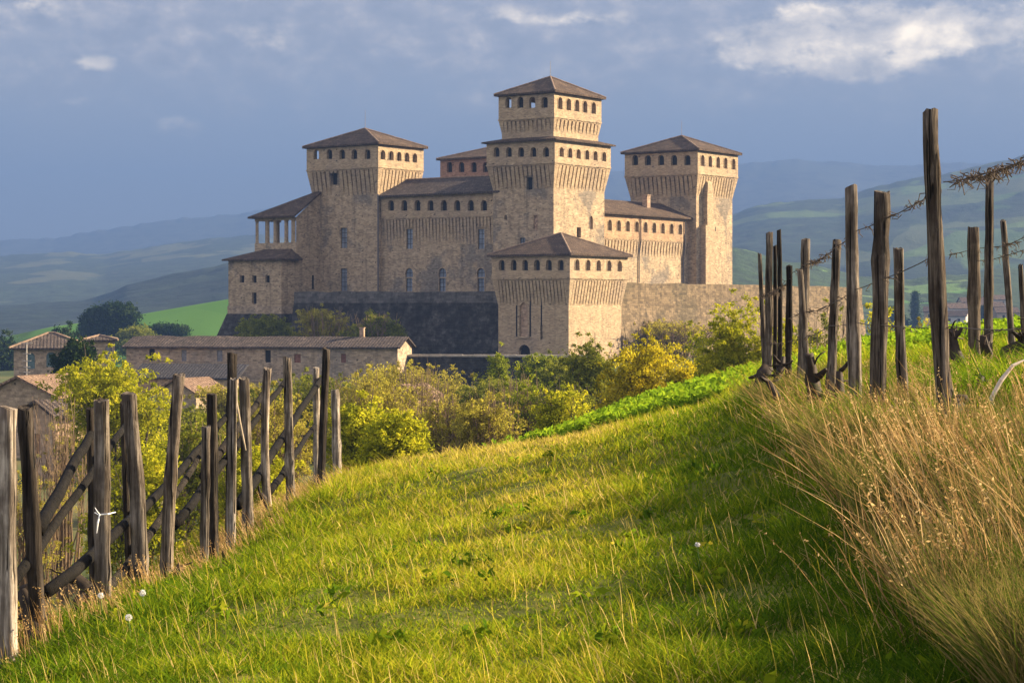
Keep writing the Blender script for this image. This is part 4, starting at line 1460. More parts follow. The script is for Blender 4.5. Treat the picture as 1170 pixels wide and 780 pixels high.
def plant(name, label, cat, px, py_top, w_px, d, mat, leaf=0.12, dens=1.0, stems=5, seed=0, squash=1.0, trunk_h=0.15, lobes=7, bark=None, group=None, x_off=0.0, cone=False, per=26, twigs=0, base_z=None, crown_name='crown'):
    """shrub or tree: stems from the ground to lobes of a crown made of many small leaves, ragged outline with gaps"""
    rng = np.random.default_rng(1000 + seed)
    leaf, per = leaf * .74, int(per * 1.55)
    rnd = random.Random(seed)
    x = (px - 585) / F * d
    zb = gz(x, d) - 0.1 if base_z is None else base_z
    top = (HZ - py_top) / F * d
    h = max(top - zb, 0.6)
    w = w_px / F * d
    T = thing(name, label, cat, (x, d, zb), 0, group)
    ctr, rad = [], []
    lob = []
    for i in range(lobes):
        if cone:
            f = (i + .5) / lobes
            lob.append((Vector((rnd.uniform(-.1, .1) * w, rnd.uniform(-.1, .1) * w, h * (trunk_h + (1 - trunk_h) * f))), w * .5 * (1 - f * .75), h * .6 / lobes))
        else:
            a = rnd.uniform(0, 6.283)
            f = rnd.uniform(0, 1) ** .7
            zc_ = h * (trunk_h + (1 - trunk_h) * rnd.uniform(.22, .82))
            rr = w * .5 * f * .68
            k = rnd.uniform(.24, .42)
            lob.append((Vector((math.cos(a) * rr, math.sin(a) * rr * .8, zc_)), w * k, min(h - zc_, h * .36) * rnd.uniform(.7, 1.05)))
    if not cone:
        lob.append((Vector((rnd.uniform(-.1, .1) * w, 0, h * .74)), w * .27, h * .27))
        lob.append((Vector((-w * .3, 0, h * .48)), w * .22, h * .28))
        lob.append((Vector((w * .3, 0, h * .48)), w * .22, h * .28))
    ncl = int(max(14, 22 * dens * (w / max(leaf, .05)) ** 0.9))
    ncl = min(ncl, 1000)
    for _ in range(ncl):
        c, rw, rh_ = lob[rnd.randrange(len(lob))]
        dv_ = Vector((rng.normal(), rng.normal(), rng.normal())).normalized() * (rng.uniform(.25, 1) ** .6)
        spray = rng.random() < .22
        if spray:
            dv_ = dv_.normalized() * rng.uniform(1.0, 1.38)
        ctr.append((c.x + dv_.x * rw, c.y + dv_.y * rw, max(0.05, c.z + dv_.z * rh_)))
        rad.append(leaf * (rng.uniform(1.3, 2.5) if spray else rng.uniform(2.1, 5.0)))
    ctr = np.array(ctr)
    v, t = leaves_np(ctr, np.array(rad), per, leaf, rng)
    leaf_mesh(crown_name, v, t, mat, T)
    mb = MB()
    bark = bark or M_BARK
    r0 = max(0.03, w * .022)
    for i in range(stems):
        c = lob[i % len(lob)][0]
        b = Vector((rnd.uniform(-.06, .06) * w, rnd.uniform(-.06, .06) * w, -.2))
        mid = b.lerp(c, .5) + Vector((rnd.uniform(-.08, .08) * w, rnd.uniform(-.05, .05) * w, 0))
        mb.tube([b, mid, c, c + (c - mid) * .6], [r0, r0 * .7, r0 * .4, r0 * .12], 6, .1, 0, rnd)
        for q in range(3):
            c2 = Vector(ctr[rnd.randrange(len(ctr))])
            if (c2 - c).length < w * .5:
                mb.tube([mid.lerp(c, .3 + .3 * q), c2], [r0 * .35, r0 * .1], 5, 0, 0, rnd)
    for i in range(twigs):
        a = rnd.uniform(0, 6.283)
        sp_ = rnd.uniform(.05, .5) * w
        b = Vector((math.cos(a) * sp_ * .6, math.sin(a) * sp_ * .6, h * .05))
        e = Vector((math.cos(a) * sp_ * 1.1, math.sin(a) * sp_, h * rnd.uniform(.6, 1.02)))
        m2 = b.lerp(e, .55) + Vector((rnd.uniform(-.05, .05) * w, 0, 0))
        rt = max(d * 0.00022, .01)
        mb.tube([b, m2, e], [rt * 1.4, rt, rt * .4], 4, 0, 0, rnd)
        for q in range(3):
            s0 = m2.lerp(e, rnd.uniform(0, .8))
            mb.tube([s0, s0 + Vector((rnd.uniform(-.14, .14) * w, rnd.uniform(-.1, .1) * w, h * rnd.uniform(.06, .2)))], [rt * .8, rt * .3], 3, 0, 0, rnd)
    mb.build('trunk' if cat == 'tree' else 'stems', bark, T)
    return T


TR = [
    ('tree', 'round dark tree standing alone on the green field', 'tree', 128, 346, 50, 600, L_DARK, .55, 1.2, dict(lobes=9, trunk_h=.08)),
    ('tree', 'smaller grey green tree at the left foot of the lone round tree', 'tree', 103, 357, 24, 598, L_DARK, .5, 1, dict()),
    ('shrub', 'olive bushes in the dip right of the lone round tree', 'shrub', 152, 374, 46, 560, L_OLIVE, .45, .8, dict(lobes=9)),
    ('shrub', 'low hedge bush in the green field nearer the castle', 'shrub', 192, 371, 44, 585, L_DARK, .4, .6, dict(lobes=9)),
    ('shrub', 'dark bushes at the far left edge below the field', 'shrub', 6, 386, 60, 480, L_DARK, .5, 1, dict(lobes=9)),
    ('shrub', 'dark bush behind the hipped roof of the far left house', 'shrub', 75, 374, 44, 470, L_DARK, .45, 1, dict(lobes=8)),
    ('evergreen_tree', 'dark evergreen tree between the left houses', 'tree', 86, 388, 48, 215, L_DARK, .22, 1.5, dict(trunk_h=.1, lobes=9)),
    ('tree', 'airy yellow green tree behind the left posts', 'tree', 132, 408, 122, 120, L_YG, .13, 1.9, dict(stems=8, trunk_h=.28, lobes=11)),
    ('shrub', 'golden bush low behind the left poles', 'shrub', 160, 508, 105, 72, L_YG, .10, .7, dict(lobes=9, twigs=22)),
    ('shrub', 'bare twiggy shrub in front of the plastered house', 'shrub', 70, 458, 80, 90, L_TAN, .045, .12, dict(stems=10, twigs=75, bark=M_TWIG)),
    ('shrub', 'bare brushwood at the far left behind the nearest post', 'shrub', 30, 530, 80, 60, L_TAN, .045, .35, dict(stems=8, twigs=60, bark=M_TWIG)),
    ('shrub', 'olive scrub behind the pair of short left posts', 'shrub', 232, 478, 95, 85, L_OLIVE, .10, .7, dict(lobes=8, twigs=50, bark=M_TWIG)),
    ('shrub', 'tan flowering scrub behind the middle left posts', 'shrub', 305, 448, 105, 100, L_TAN, .10, 1.0, dict(lobes=10, twigs=60, bark=M_TWIG)),
    ('shrub', 'yellow green bush below the middle left poles', 'shrub', 285, 510, 95, 70, L_YG, .09, .8, dict(lobes=8, twigs=10)),
    ('shrub', 'golden brown scrub right of the last left post', 'shrub', 425, 428, 115, 125, L_TAN, .11, 1.3, dict(lobes=13, twigs=70, bark=M_TWIG)),
    ('shrub', 'bare grey twigs reaching up against the dark terrace wall', 'shrub', 478, 422, 70, 130, L_TAN, .06, .25, dict(stems=8, twigs=90, bark=M_TWIG)),
    ('shrub', 'yellow green bush just right of the last left post', 'shrub', 408, 462, 80, 75, L_YG, .10, 1.2, dict(lobes=10)),
    ('shrub', 'bright yellow green bush at the edge of the grass', 'shrub', 452, 470, 80, 68, L_YG, .09, 1.3, dict(lobes=10)),
    ('shrub', 'brown leafless shrub below the terrace wall', 'shrub', 512, 450, 70, 100, L_TAN, .08, .6, dict(twigs=110, bark=M_TWIG, lobes=8)),
    ('shrub', 'grey brown shrub with yellow tips above the crop strip', 'shrub', 558, 450, 70, 95, L_TAN, .08, .9, dict(twigs=80, bark=M_TWIG)),
    ('young_tree', 'pale green young tree against the dark terrace wall', 'tree', 566, 402, 30, 190, L_GREEN, .15, 1.1, dict(trunk_h=.2)),
    ('shrub', 'pale green reedy shrub with upright stems', 'shrub', 602, 432, 88, 100, L_GREEN, .09, .5, dict(twigs=150, bark=M_TWIG, lobes=10)),
    ('shrub', 'bright bush at the foot of the gate arch', 'shrub', 612, 405, 44, 210, L_GREEN, .17, 1.2, dict()),
    ('shrub', 'dark green bush under the near corner of the gate tower', 'shrub', 640, 410, 62, 180, L_OLIVE, .16, 1.3, dict()),
    ('shrub', 'tall olive green bush below the sunlit gate tower side', 'shrub', 682, 392, 74, 140, L_OLIVE, .13, 1.5, dict(lobes=11)),
    ('shrub', 'dark brown brushwood left of the golden bush', 'shrub', 655, 442, 70, 105, L_OLIVE, .08, .6, dict(twigs=110, lobes=8)),
    ('shrub', 'large golden yellow bush in front of the rampart', 'shrub', 735, 389, 108, 100, L_GOLD, .10, 2.6, dict(lobes=14)),
    ('shrub', 'small golden bush at the right of the large golden one', 'shrub', 775, 416, 40, 98, L_GOLD, .09, 1.6, dict()),
    ('shrub', 'brown scrub climbing the foot of the tan rampart', 'shrub', 770, 368, 100, 309, L_TAN, .16, .35, dict(twigs=130, bark=M_TWIG, lobes=14)),
    ('shrub', 'olive scrub between golden bush and bright green tree', 'shrub', 805, 388, 60, 150, L_OLIVE, .13, 1.0, dict(twigs=40)),
    ('shrub', 'tan thicket between the long building and the terrace wall', 'shrub', 450, 418, 120, 190, L_TAN, .15, 1.3, dict(lobes=13, twigs=60, bark=M_TWIG)),
    ('shrub', 'brown thicket hanging below the terrace wall middle', 'shrub', 515, 436, 90, 200, L_TAN, .15, 1.2, dict(lobes=11, twigs=60, bark=M_TWIG)),
    ('shrub', 'olive thicket under the terrace wall beside the pale young tree', 'shrub', 575, 432, 90, 170, L_OLIVE, .14, 1.2, dict(lobes=11, twigs=30)),
    ('shrub', 'golden green bush at the right of the reedy shrub', 'shrub', 645, 446, 60, 85, L_YG, .09, 1.0, dict(lobes=9, twigs=20)),
    ('shrub', 'dark olive scrub in the hollow below the long building', 'shrub', 360, 432, 120, 160, L_OLIVE, .15, 1.2, dict(lobes=12, twigs=40)),
    ('shrub', 'olive scrub below the barn behind the left posts', 'shrub', 215, 470, 110, 150, L_OLIVE, .14, 1.2, dict(lobes=12, twigs=40)),
    ('shrub', 'brown green scrub between the barn and the airy tree', 'shrub', 280, 440, 90, 190, L_TAN, .15, 1.1, dict(lobes=11, twigs=30)),
    ('tree', 'bright green tree left of the right post row', 'tree', 834, 348, 84, 95, L_YG, .10, 2.6, dict(trunk_h=.1, lobes=14, stems=7)),
    ('shrub', 'yellow green bush seen between the thin clustered posts', 'shrub', 898, 372, 66, 95, L_YG, .10, 1.6, dict(lobes=10)),
    ('shrub', 'olive bush behind the gap right of the clustered posts', 'shrub', 942, 362, 66, 105, L_OLIVE, .10, 1.2, dict(lobes=9, twigs=30)),
    ('shrub', 'yellow bush behind the thick leaning post', 'shrub', 1008, 366, 74, 100, L_YG, .10, 1.5, dict(lobes=10)),
    ('shrub', 'brownish bush left of the tallest post', 'shrub', 1058, 361, 44, 110, L_TAN, .10, 1.3, dict()),
    ('conifer', 'dark pointed conifer in the far right village', 'tree', 1046, 336, 10, 880, L_DARK, .5, 1.6, dict(cone=True, lobes=7, base_z=None)),
    ('tree', 'dark round tree among the far village houses', 'tree', 1122, 350, 22, 880, L_DARK, .5, 1.5, dict()),
    ('shrub', 'dark trees left of the far conifer', 'shrub', 1020, 352, 34, 900, L_DARK, .5, 1.3, dict(lobes=9)),
    ('shrub', 'yellowish scrub on the dark battered base under the left tower', 'shrub', 372, 353, 52, 306, L_TAN, .18, .8, dict(twigs=70, bark=M_TWIG)),
    ('shrub', 'dull green scrub at the foot of the dark rampart', 'shrub', 432, 357, 62, 301, L_OLIVE, .18, .8, dict(twigs=50, bark=M_TWIG)),
    ('shrub', 'dark scrub covering the rock under the corner block', 'shrub', 305, 362, 66, 312, L_OLIVE, .2, 1.0, dict(lobes=10)),
]
for i, (nm, lab, cat, px, py, w, d, mt, leaf, dens, kw) in enumerate(TR):
    if d > 850:
        kw = dict(kw, base_z=surf(4, px, d).z - 6)
    elif 465 < d < 650:
        t_ = (px - 585) / F
        kw = dict(kw, base_z=float(HILL[1](np.array([t_]), np.array([float(d)]))[0]) - 1)
    plant(nm, lab, cat, px, py, w, d, mt, leaf, dens, seed=i + 1, **kw)

# ------------------------------------------------------------------ vineyard posts
GL, GRR, GB2 = 'weathered posts of the left vine row', 'weathered posts of the right vine row', 'thin posts of the second right vine row'


def post(label, group, tx, ty, bx, by, wpx, d, tone=(1, 1, 1), bend=0.0, name='vineyard_post', dx=0.0):
    top, bot = W(tx, ty, d + dx), W(bx, by, d)
    g_ = gz(bot.x, bot.y)
    bot.z = min(bot.z, g_ + 0.1)
    loc = Vector((bot.x, bot.y, g_))
    r = wpx / F * d * (.43 if group == GL else .5)
    rnd = random.Random(int(tx * 7 + ty))
    mb = MB()
    n = 12
    pts, rad = [], []
    foot = Vector((bot.x, bot.y, min(bot.z, g_) - .3))
    for i in range(n + 1):
        f = i / n
        p = foot.lerp(top, f)
        p.x += bend * r * math.sin(math.pi * f) * 2 + rnd.uniform(-.05, .05) * r
        p.y += rnd.uniform(-.1, .1) * r
        pts.append(p)
        rad.append(r * (1.06 - .12 * f) * (1 + rnd.uniform(-.05, .05)))
    kn = rnd.randrange(3, 10)
    rad[kn] *= 1.14
    mb.tube(pts, rad, 12, .15, 0, rnd)
    for k in range(12):                        # ragged sawn top
        x_, y_, z_ = mb.v[12 * n + k]
        mb.v[12 * n + k] = (x_, y_, z_ + rnd.uniform(-.012, .012) + .012 * math.sin(k / 12 * 6.28 + tx))
    o = mb.build(name, M_WOOD, None, True, loc=loc)
    for p_ in o.data.polygons[-2:]:
        p_.use_smooth = False
    o.color = (*tone, 1)
    tag(o, label, 'post', group)
    return o


PALE, MID, DRK = (1.25, 1.23, 1.2), (.66, .64, .62), (.19, .175, .165)
LP = [
    ('thick pale grey post at the left edge, nearest of the left row', 8, 465, 8, 764, 25, 12.2, PALE, 0),
    ('dark leaning post second from the left edge', 28, 465, 47, 722, 20, 13.1, DRK, 0),
    ('straight split post with a white tie knotted round it', 116, 457, 118, 704, 21, 15.1, MID, 0),
    ('dark thin post half hidden behind the post with the white tie', 103, 466, 109, 690, 11, 16.2, DRK, 0),
    ('bowed post leaning right, right of the white tie post', 147, 450, 161, 685, 19, 16.6, MID, .25),
    ('dark stub close behind the bowed post', 140, 460, 150, 672, 9, 17.4, DRK, 0),
    ('knotty leaning post with loose bark alone between pairs', 205, 428, 189, 676, 16, 17.9, (.8, .75, .7), -.2),
    ('short front post of the closely set pair', 236, 487, 233, 655, 12, 20.0, MID, 0),
    ('taller dark post directly behind the short one', 242, 450, 244, 648, 14, 20.8, DRK, 0),
    ('tall dark post rising behind a pale one near the fence middle', 265, 404, 263, 620, 13, 22.6, DRK, 0),
    ('pale straight post in front of the tall dark one', 267, 433, 263, 612, 11, 21.9, (1.2, 1.2, 1.2), 0),
    ('dark post with a pale split strip on its side', 279, 432, 285, 612, 14, 23.4, (.7, .68, .65), 0),
    ('wavy bent post near the middle of the left row', 305, 421, 309, 590, 11, 25.6, (1.15, 1.1, 1.05), -.5),
    ('slim post with rounded top leaning slightly left', 328, 408, 333, 583, 11, 27.9, (.9, .88, .85), 0),
    ('pale post half hidden near the far end of the left row', 361, 420, 362, 552, 9, 33.0, (1.2, 1.2, 1.2), 0),
    ('dark slender post, tallest near the far end of the left row', 373, 398, 365, 560, 10, 32.1, DRK, 0),
    ('pale short last post at the far right end of the left row', 383, 445, 387, 553, 12, 35.4, (1.2, 1.2, 1.2), 0),
]
for lab, tx, ty, bx, by, w, d, tone, bend in LP:
    post(lab, GL, tx, ty, bx, by, w, d, tone, bend)
RP = [
    ('tallest thick post of the right row, rising highest into the sky', 1062, 127, 1086, 512, 19, 14.6, (.75, .7, .66), -.1),
    ('thick dark post leaning right, left of the tallest post', 1008, 219, 1000, 487, 20, 17.0, (.62, .58, .55), 0),
    ('straight grey post left of the thick leaning one', 973, 213, 981, 484, 14, 18.5, (1.05, 1.0, .97), -.1),
    ('thin crooked post right of the thick leaning one', 1027, 284, 1040, 497, 11, 17.2, (.85, .82, .78), -.35),
    ('leaning post with bark carrying the wire beside the tan rampart', 956, 275, 946, 482, 12, 20.5, (.7, .66, .62), 0),
    ('pale leaning post left of the bark covered one', 921, 273, 915, 455, 11, 25.0, (1.0, .95, .9), 0),
    ('thin stake crossing in front of a pale post', 914, 308, 926, 446, 7, 24.2, (.9, .86, .82), 0),
    ('short thin dark stake in the clustered group', 902, 304, 900, 446, 8, 26.6, DRK, 0),
    ('dark stake with pointed top in the clustered group', 890, 263, 889, 448, 6, 28.6, DRK, .3),
    ('thick post of the clustered far group', 879, 266, 877, 452, 9, 29.4, (.8, .76, .72), 0),
    ('dark stake squeezed between two taller clustered ones', 885.5, 281, 886, 450, 5, 29.6, DRK, 0),
    ('thin leaning stake farthest left in the right row', 868, 290, 876, 452, 5, 30.4, (.6, .56, .53), 0),
]
for lab, tx, ty, bx, by, w, d, tone, bend in RP:
    post(lab, GRR, tx, ty, bx, by, w, d, tuple(c * .72 for c in tone), bend)
for lab, tx, ty, bx, by, w, d, tone, bend in (
        ('stout short post right of the tallest post', 1112, 260, 1114, 418, 13, 24.0, (.8, .72, .62), 0),
        ('slender tall post holding up the tangled wire at its tip', 1131, 203, 1128, 430, 9, 23.5, (.6, .56, .52), 0),
        ('thin leaning post near the right edge', 1146, 252, 1161, 428, 7, 24.5, (.75, .72, .7), 0),
        ('short thin post cut by the right edge', 1166, 303, 1173, 432, 6, 25.5, (.6, .56, .52), 0)):
    post(lab, GB2, tx, ty, bx, by, w, d, tuple(c * .72 for c in tone), bend)


def rail(label, p0, p1, wpx, tone, sag=0.0):
    """long pole lying against the back of the left posts; ends as (px, py, distance)"""
    a, b = W(*p0), W(*p1)
    r = wpx / F * (p0[2] + p1[2]) * .195
    rnd = random.Random(int(p0[0] * 13 + p1[1]))
    n = 10
    pts = [a.lerp(b, i / n) + Vector((rnd.uniform(-.2, .2) * r, 0, rnd.uniform(-.3, .3) * r - sag * math.sin(math.pi * i / n))) for i in range(n + 1)]
    mb = MB()
    mb.tube(pts, [r * (1.1 - .3 * i / n) for i in range(n + 1)], 10, .1, 0, rnd)
    loc = a
    o = mb.build('fence_pole', M_WOOD, None, True, loc=loc)
    o.color = (*[c * .16 for c in tone], 1)
    tag(o, label, 'pole', 'poles laid along the left vine row')


rail('thick dark pole rising from behind the second post to the tie post', (44, 604, 13.6), (106, 492, 16.3), 16, DRK)
rail('dark pole from the left edge up to the bowed post', (12, 668, 12.6), (143, 487, 17.3), 13, DRK)
rail('longest pole running low behind four left posts', (52, 678, 13.8), (266, 467, 23.2), 13, DRK, .1)
rail('lower pole from the tie post foot to the short pair', (100, 702, 15.0), (241, 496, 21.8), 12, (.6, .56, .52), .1)
rail('pole ending beside the wavy bent post, rising to the slim post', (200, 600, 19.4), (327, 434, 28.6), 12, DRK)
rail('short upper pole stretch left of the wavy bent post', (232, 543, 21.5), (302, 448, 26.4), 11, (.55, .5, .47))
rail('pole rising to the dark slender far post', (272, 578, 24.0), (367, 432, 33.0), 12, DRK)
rail('low short pole between slim post and far pale post', (308, 562, 26.6), (359, 487, 32.6), 9, DRK)

# white tie on the split post
mb = MB()
c = W(119, 586, 14.95)
for pts, r in (([c + Vector((-.075, .03, .0)), c + Vector((-.03, -.06, -.005)), c + Vector((.04, -.065, .0)), c + Vector((.08, .02, .005))], .005),
               ([c + Vector((-.02, -.07, 0)), c + Vector((-.035, -.08, .02)), c + Vector((-.055, -.07, .05))], .004),
               ([c + Vector((-.02, -.07, 0)), c + Vector((-.03, -.085, -.06)), c + Vector((-.04, -.08, -.14))], .006)):
    mb.tube(pts, [r, r * 1.2, r * .6] if len(pts) == 3 else r, 6, .2)
tag(mb.build('white_tie', M_RAG, loc=tuple(c)), 'white strip of cloth knotted round the split post', 'tie')
mb = MB()
mb.tube([W(270.5, 458, 22.9), W(274, 480, 23.0), W(278, 500, 23.1), W(281, 514, 23.2)], [.012, .014, .012, .006], 5, .2)
tag(mb.build('bark_strip', m_plain('pale_split_wood', (.55, .45, .33)), loc=tuple(W(276, 490, 23))), 'pale peeled strip hanging on the dark post in the left row', 'strip')


# ------------------------------------------------------------------ wires with dried vine
def wire(label, pts, dens, seed, r=0.004):
    rnd = random.Random(seed)
    P_ = [W(*p) for p in pts]
    loc = tuple(P_[0])
    T = thing('vine_wire', label, 'wire', loc)
    L0 = Vector(loc)
    fine = []
    for a, b in zip(P_, P_[1:]):
        n = max(4, int((b - a).length / .25))
        for i in range(n):
            p = a.lerp(b, i / n)
            p.z -= .02 * math.sin(math.pi * i / n) * (b - a).length * .3
            fine.append(p - L0)
    fine.append(P_[-1] - L0)
    mb = MB()
    mb.tube(fine, r, 5)
    mb.build('wire', M_WIRE, T)
    mb = MB()
    for (a, b, ds) in zip(fine, fine[1:], np.interp(np.linspace(0, 1, len(fine)), np.linspace(0, 1, len(dens)), dens)):
        cnt = int(ds * (b - a).length * 14 * max(.05, rnd.uniform(-.5, 1.5)) + rnd.random())
        for _ in range(cnt):
            p = a.lerp(b, rnd.random())
            q = p + Vector((rnd.gauss(0, .03), rnd.gauss(0, .016), rnd.gauss(-.006, .016)))
            e = q + Vector((rnd.gauss(0, .028), rnd.gauss(0, .02), rnd.gauss(-.018, .028)))
            m_ = q.lerp(e, .5) + Vector((rnd.gauss(0, .02), 0, rnd.gauss(0, .02)))
            mb.tube([p, q, m_, e], [.0025, .0045, .003, .001], 4, 0, 0, rnd)
    if mb.v:
        mb.build('dried_vine', M_TENDRIL, T)


wire('top wire thick with dried vine between tallest post and right edge', [(1210, 162, 10.6), (1168, 184, 11.6), (1130, 197, 12.8), (1078, 208, 14.5)], (6.5, 6.5, 5, 3.2), 1)
wire('top wire with sparse dried tendrils left of the tallest post', [(1069, 219, 14.6), (1040, 236, 15.8), (1014, 249, 16.9), (980, 263, 18.4)], (3.2, 2.0, 1.4, 1.2), 2)
wire('wire with shaggy vine from the grey post to the clustered stakes', [(980, 263, 18.4), (957, 281, 20.4), (938, 296, 22.4), (922, 301, 24.6), (904, 312, 26.5)], (1.0, 2.0, 4.5, 3.2, 1.5), 3)
wire('drooping vine covered wire among the clustered stakes', [(903, 318, 26.5), (890, 331, 28.0), (872, 338, 30.2)], (2, 4, 4), 4)
wire('middle wire with few tendrils across the big right posts', [(1072, 288, 14.6), (1042, 305, 15.8), (1004, 320, 17.0), (976, 331, 18.5), (950, 347, 20.4), (918, 356, 25), (900, 364, 26.6)], (2.0, 1.6, .6, .8, 1.4, 1.0), 5)
wire('vine covered wire of the second right row', [(1210, 262, 21), (1168, 272, 22.5), (1146, 281, 24), (1114, 284, 24), (1084, 291, 25)], (3.2, 3.0, 3.2, 2.0, 1.2), 6)
wire('lower wire of the second right row with few leaves', [(1210, 278, 21), (1168, 286, 22.5), (1135, 296, 23.6), (1114, 298, 24)], (2, 1.8, 1.0), 7)
wire('thin bare lower wire across the right posts', [(1210, 372, 10.6), (1088, 373, 14.5), (1004, 371, 17.0), (978, 368, 18.5), (948, 372, 20.4), (915, 386, 25), (878, 392, 29.5)], (.4, .2, .2, .3, .5, .6), 8)


# ------------------------------------------------------------------ old vine stumps
def stump(label, px, py, d, h, seed, lean=0.0, arms=3, thick=.06, group='old vine stumps at the post feet'):
    rnd = random.Random(seed)
    p = W(px, py, d)
    zg = gz(p.x, p.y)
    b = Vector((p.x, p.y, zg))
    mb = MB()
    pts = [Vector((0, 0, -.15))]
    dirv_ = Vector((lean, rnd.uniform(-.3, .3), 1)).normalized()
    n = 6
    for i in range(1, n + 1):
        dirv_ = (dirv_ + Vector((rnd.uniform(-.5, .5), rnd.uniform(-.4, .4), rnd.uniform(-.25, .35)))).normalized()
        pts.append(pts[-1] + dirv_ * (h + .15) / n)
    thick *= .72
    mb.tube(pts, [thick * (1.6 - .9 * i / n) * rnd.uniform(.7, 1.35) for i in range(n + 1)], 9, .35, 0, rnd)
    na_ = max(1, arms - 2)
    for k in range(na_ + arms):
        tw = .6 if k < na_ else .2
        s = pts[rnd.randrange(3, n + 1)]
        dv_ = Vector((rnd.uniform(-1, 1), rnd.uniform(-.5, .5), rnd.uniform(-.1, .9))).normalized()
        q = [s]
        for i in range(4):
            dv_ = (dv_ + Vector((rnd.uniform(-.4, .4), rnd.uniform(-.4, .4), rnd.uniform(-.4, .4)))).normalized()
            q.append(q[-1] + dv_ * h * .075)
        mb.tube(q, [thick * tw * f for f in (1, .9, .8, .62, .4)], 7, .25, 0, rnd)
    o = mb.build('vine_stump', M_STUMP, None, True)
    o.location = b
    tag(o, label, 'vine stump', group)


for i, (lab, px, py, d, h, lean, arms, th) in enumerate((
        ('gnarled stump crouching at the foot of the dark leaning second post', 36, 722, 13.0, .42, .3, 4, .085),
        ('broken stump left of the white tie post foot', 84, 700, 14.8, .34, .5, 3, .05),
        ('stump hidden behind the foot of the white tie post', 104, 705, 15.4, .5, .2, 2, .06),
        ('black stump beside the bowed post foot', 152, 690, 16.4, .32, -.5, 3, .06),
        ('stump right of the bowed post foot in dry grass', 174, 682, 17.2, .36, .3, 3, .055),
        ('stump bending right towards the short post pair', 206, 645, 18.6, .42, 1.0, 3, .055),
        ('stump under the short post pair', 238, 655, 19.8, .36, .6, 3, .055),
        ('small black stump below the pale straight post', 268, 605, 22, .38, .7, 3, .05),
        ('twisted stump below the wavy post', 306, 590, 25, .34, .7, 3, .05),
        ('thick black stump at the far left foot of the right row', 862, 452, 27.5, .72, -.3, 4, .11),
        ('broad twisted stump left of the bark covered post', 938, 486, 20.2, .75, -.5, 3, .09),
        ('stump with an arm reaching right past the bark covered post', 950, 478, 20.0, .55, .5, 3, .06),
        ('tangled stump among the clustered stakes', 892, 455, 25.5, .65, .2, 5, .06),
        ('small charred stump in front of the clustered stakes', 917, 488, 22.0, .5, -.2, 3, .06),
        ('massive dark stump round the foot of the tallest post', 1080, 515, 14.2, .42, .1, 5, .12),
        ('stump clasping the stout short post of the second row', 1108, 420, 23.2, .62, -.2, 4, .09),
        ('dark vine stump at the slender tall post', 1126, 432, 22.8, .5, .2, 3, .07),
        ('branching black stump near the right edge', 1152, 430, 23.6, .85, -.3, 5, .09),
        ('old vine arm lying in the grass at the right edge', 1140, 470, 16.5, .3, -1.0, 4, .05))):
    stump(lab, px, py, d, h, 50 + i, lean, arms, th)
mb = MB()
cr = W(1148, 505, 15.0)
zg = gz(cr.x, cr.y)
mb.tube([(cr.x - .08, cr.y, zg - .1), (cr.x - .1, cr.y, zg + .14), (cr.x - .03, cr.y, zg + .27), (cr.x + .07, cr.y + .05, zg + .38), (cr.x + .17, cr.y + .1, zg + .42)], [.018, .02, .018, .014, .008], 7, .15)
tag(mb.build('bleached_cane', m_plain('bleached_wood', (.5, .42, .32)), loc=(cr.x, cr.y, zg)), 'bleached bent cane standing in dry grass near the right edge', 'branch')


# ------------------------------------------------------------------ grass, dry grass, crops
def blades(x, y, h, w, lean_dir, lean, tint, rng, bend=0.6, mid=0.5):
    """ribbons of two quads and a tip; lean_dir is an angle, lean the horizontal reach as a share of h"""
    n = len(x)
    z = ground_z(x, y) - .02
    fa_ = rng.uniform(0, 2 * np.pi, n)
    sx, sy = np.cos(fa_) * w * .5, np.sin(fa_) * w * .5
    lx, ly = np.cos(lean_dir) * lean * h, np.sin(lean_dir) * lean * h
    v = np.zeros((n, 7, 3), dtype=np.float32)
    for k, (f, wf) in enumerate(((0, 1), (mid * .6, .95), (mid * .6 + .36, .7))):
        b = f ** (1 + bend)
        cx, cy, cz = x + lx * b, y + ly * b, z + h * (f - .12 * b * np.minimum(lean, 1.5))
        v[:, 2 * k] = np.c_[cx - sx * wf, cy - sy * wf, cz]
        v[:, 2 * k + 1] = np.c_[cx + sx * wf, cy + sy * wf, cz]
    v[:, 6] = np.c_[x + lx, y + ly, z + h * (1 - .12 * np.minimum(lean, 1.5))]
    i = np.arange(n, dtype=np.int64)[:, None] * 7
    lp = (i + np.array([0, 1, 3, 2, 2, 3, 5, 4, 4, 5, 6])).ravel()
    st_ = (np.arange(n)[:, None] * 11 + np.array([0, 4, 8])).ravel()
    tt_ = np.tile([4, 4, 3], n)
    return v.reshape(-1, 3), lp, st_, tt_, np.repeat(tint, 7)


def samp(n, d0, d1, power, half, rng):
    u = rng.random(n)
    q = 2 - power
    d = (d0 ** q + u * (d1 ** q - d0 ** q)) ** (1 / q)
    return d * rng.uniform(-half, half, n), d


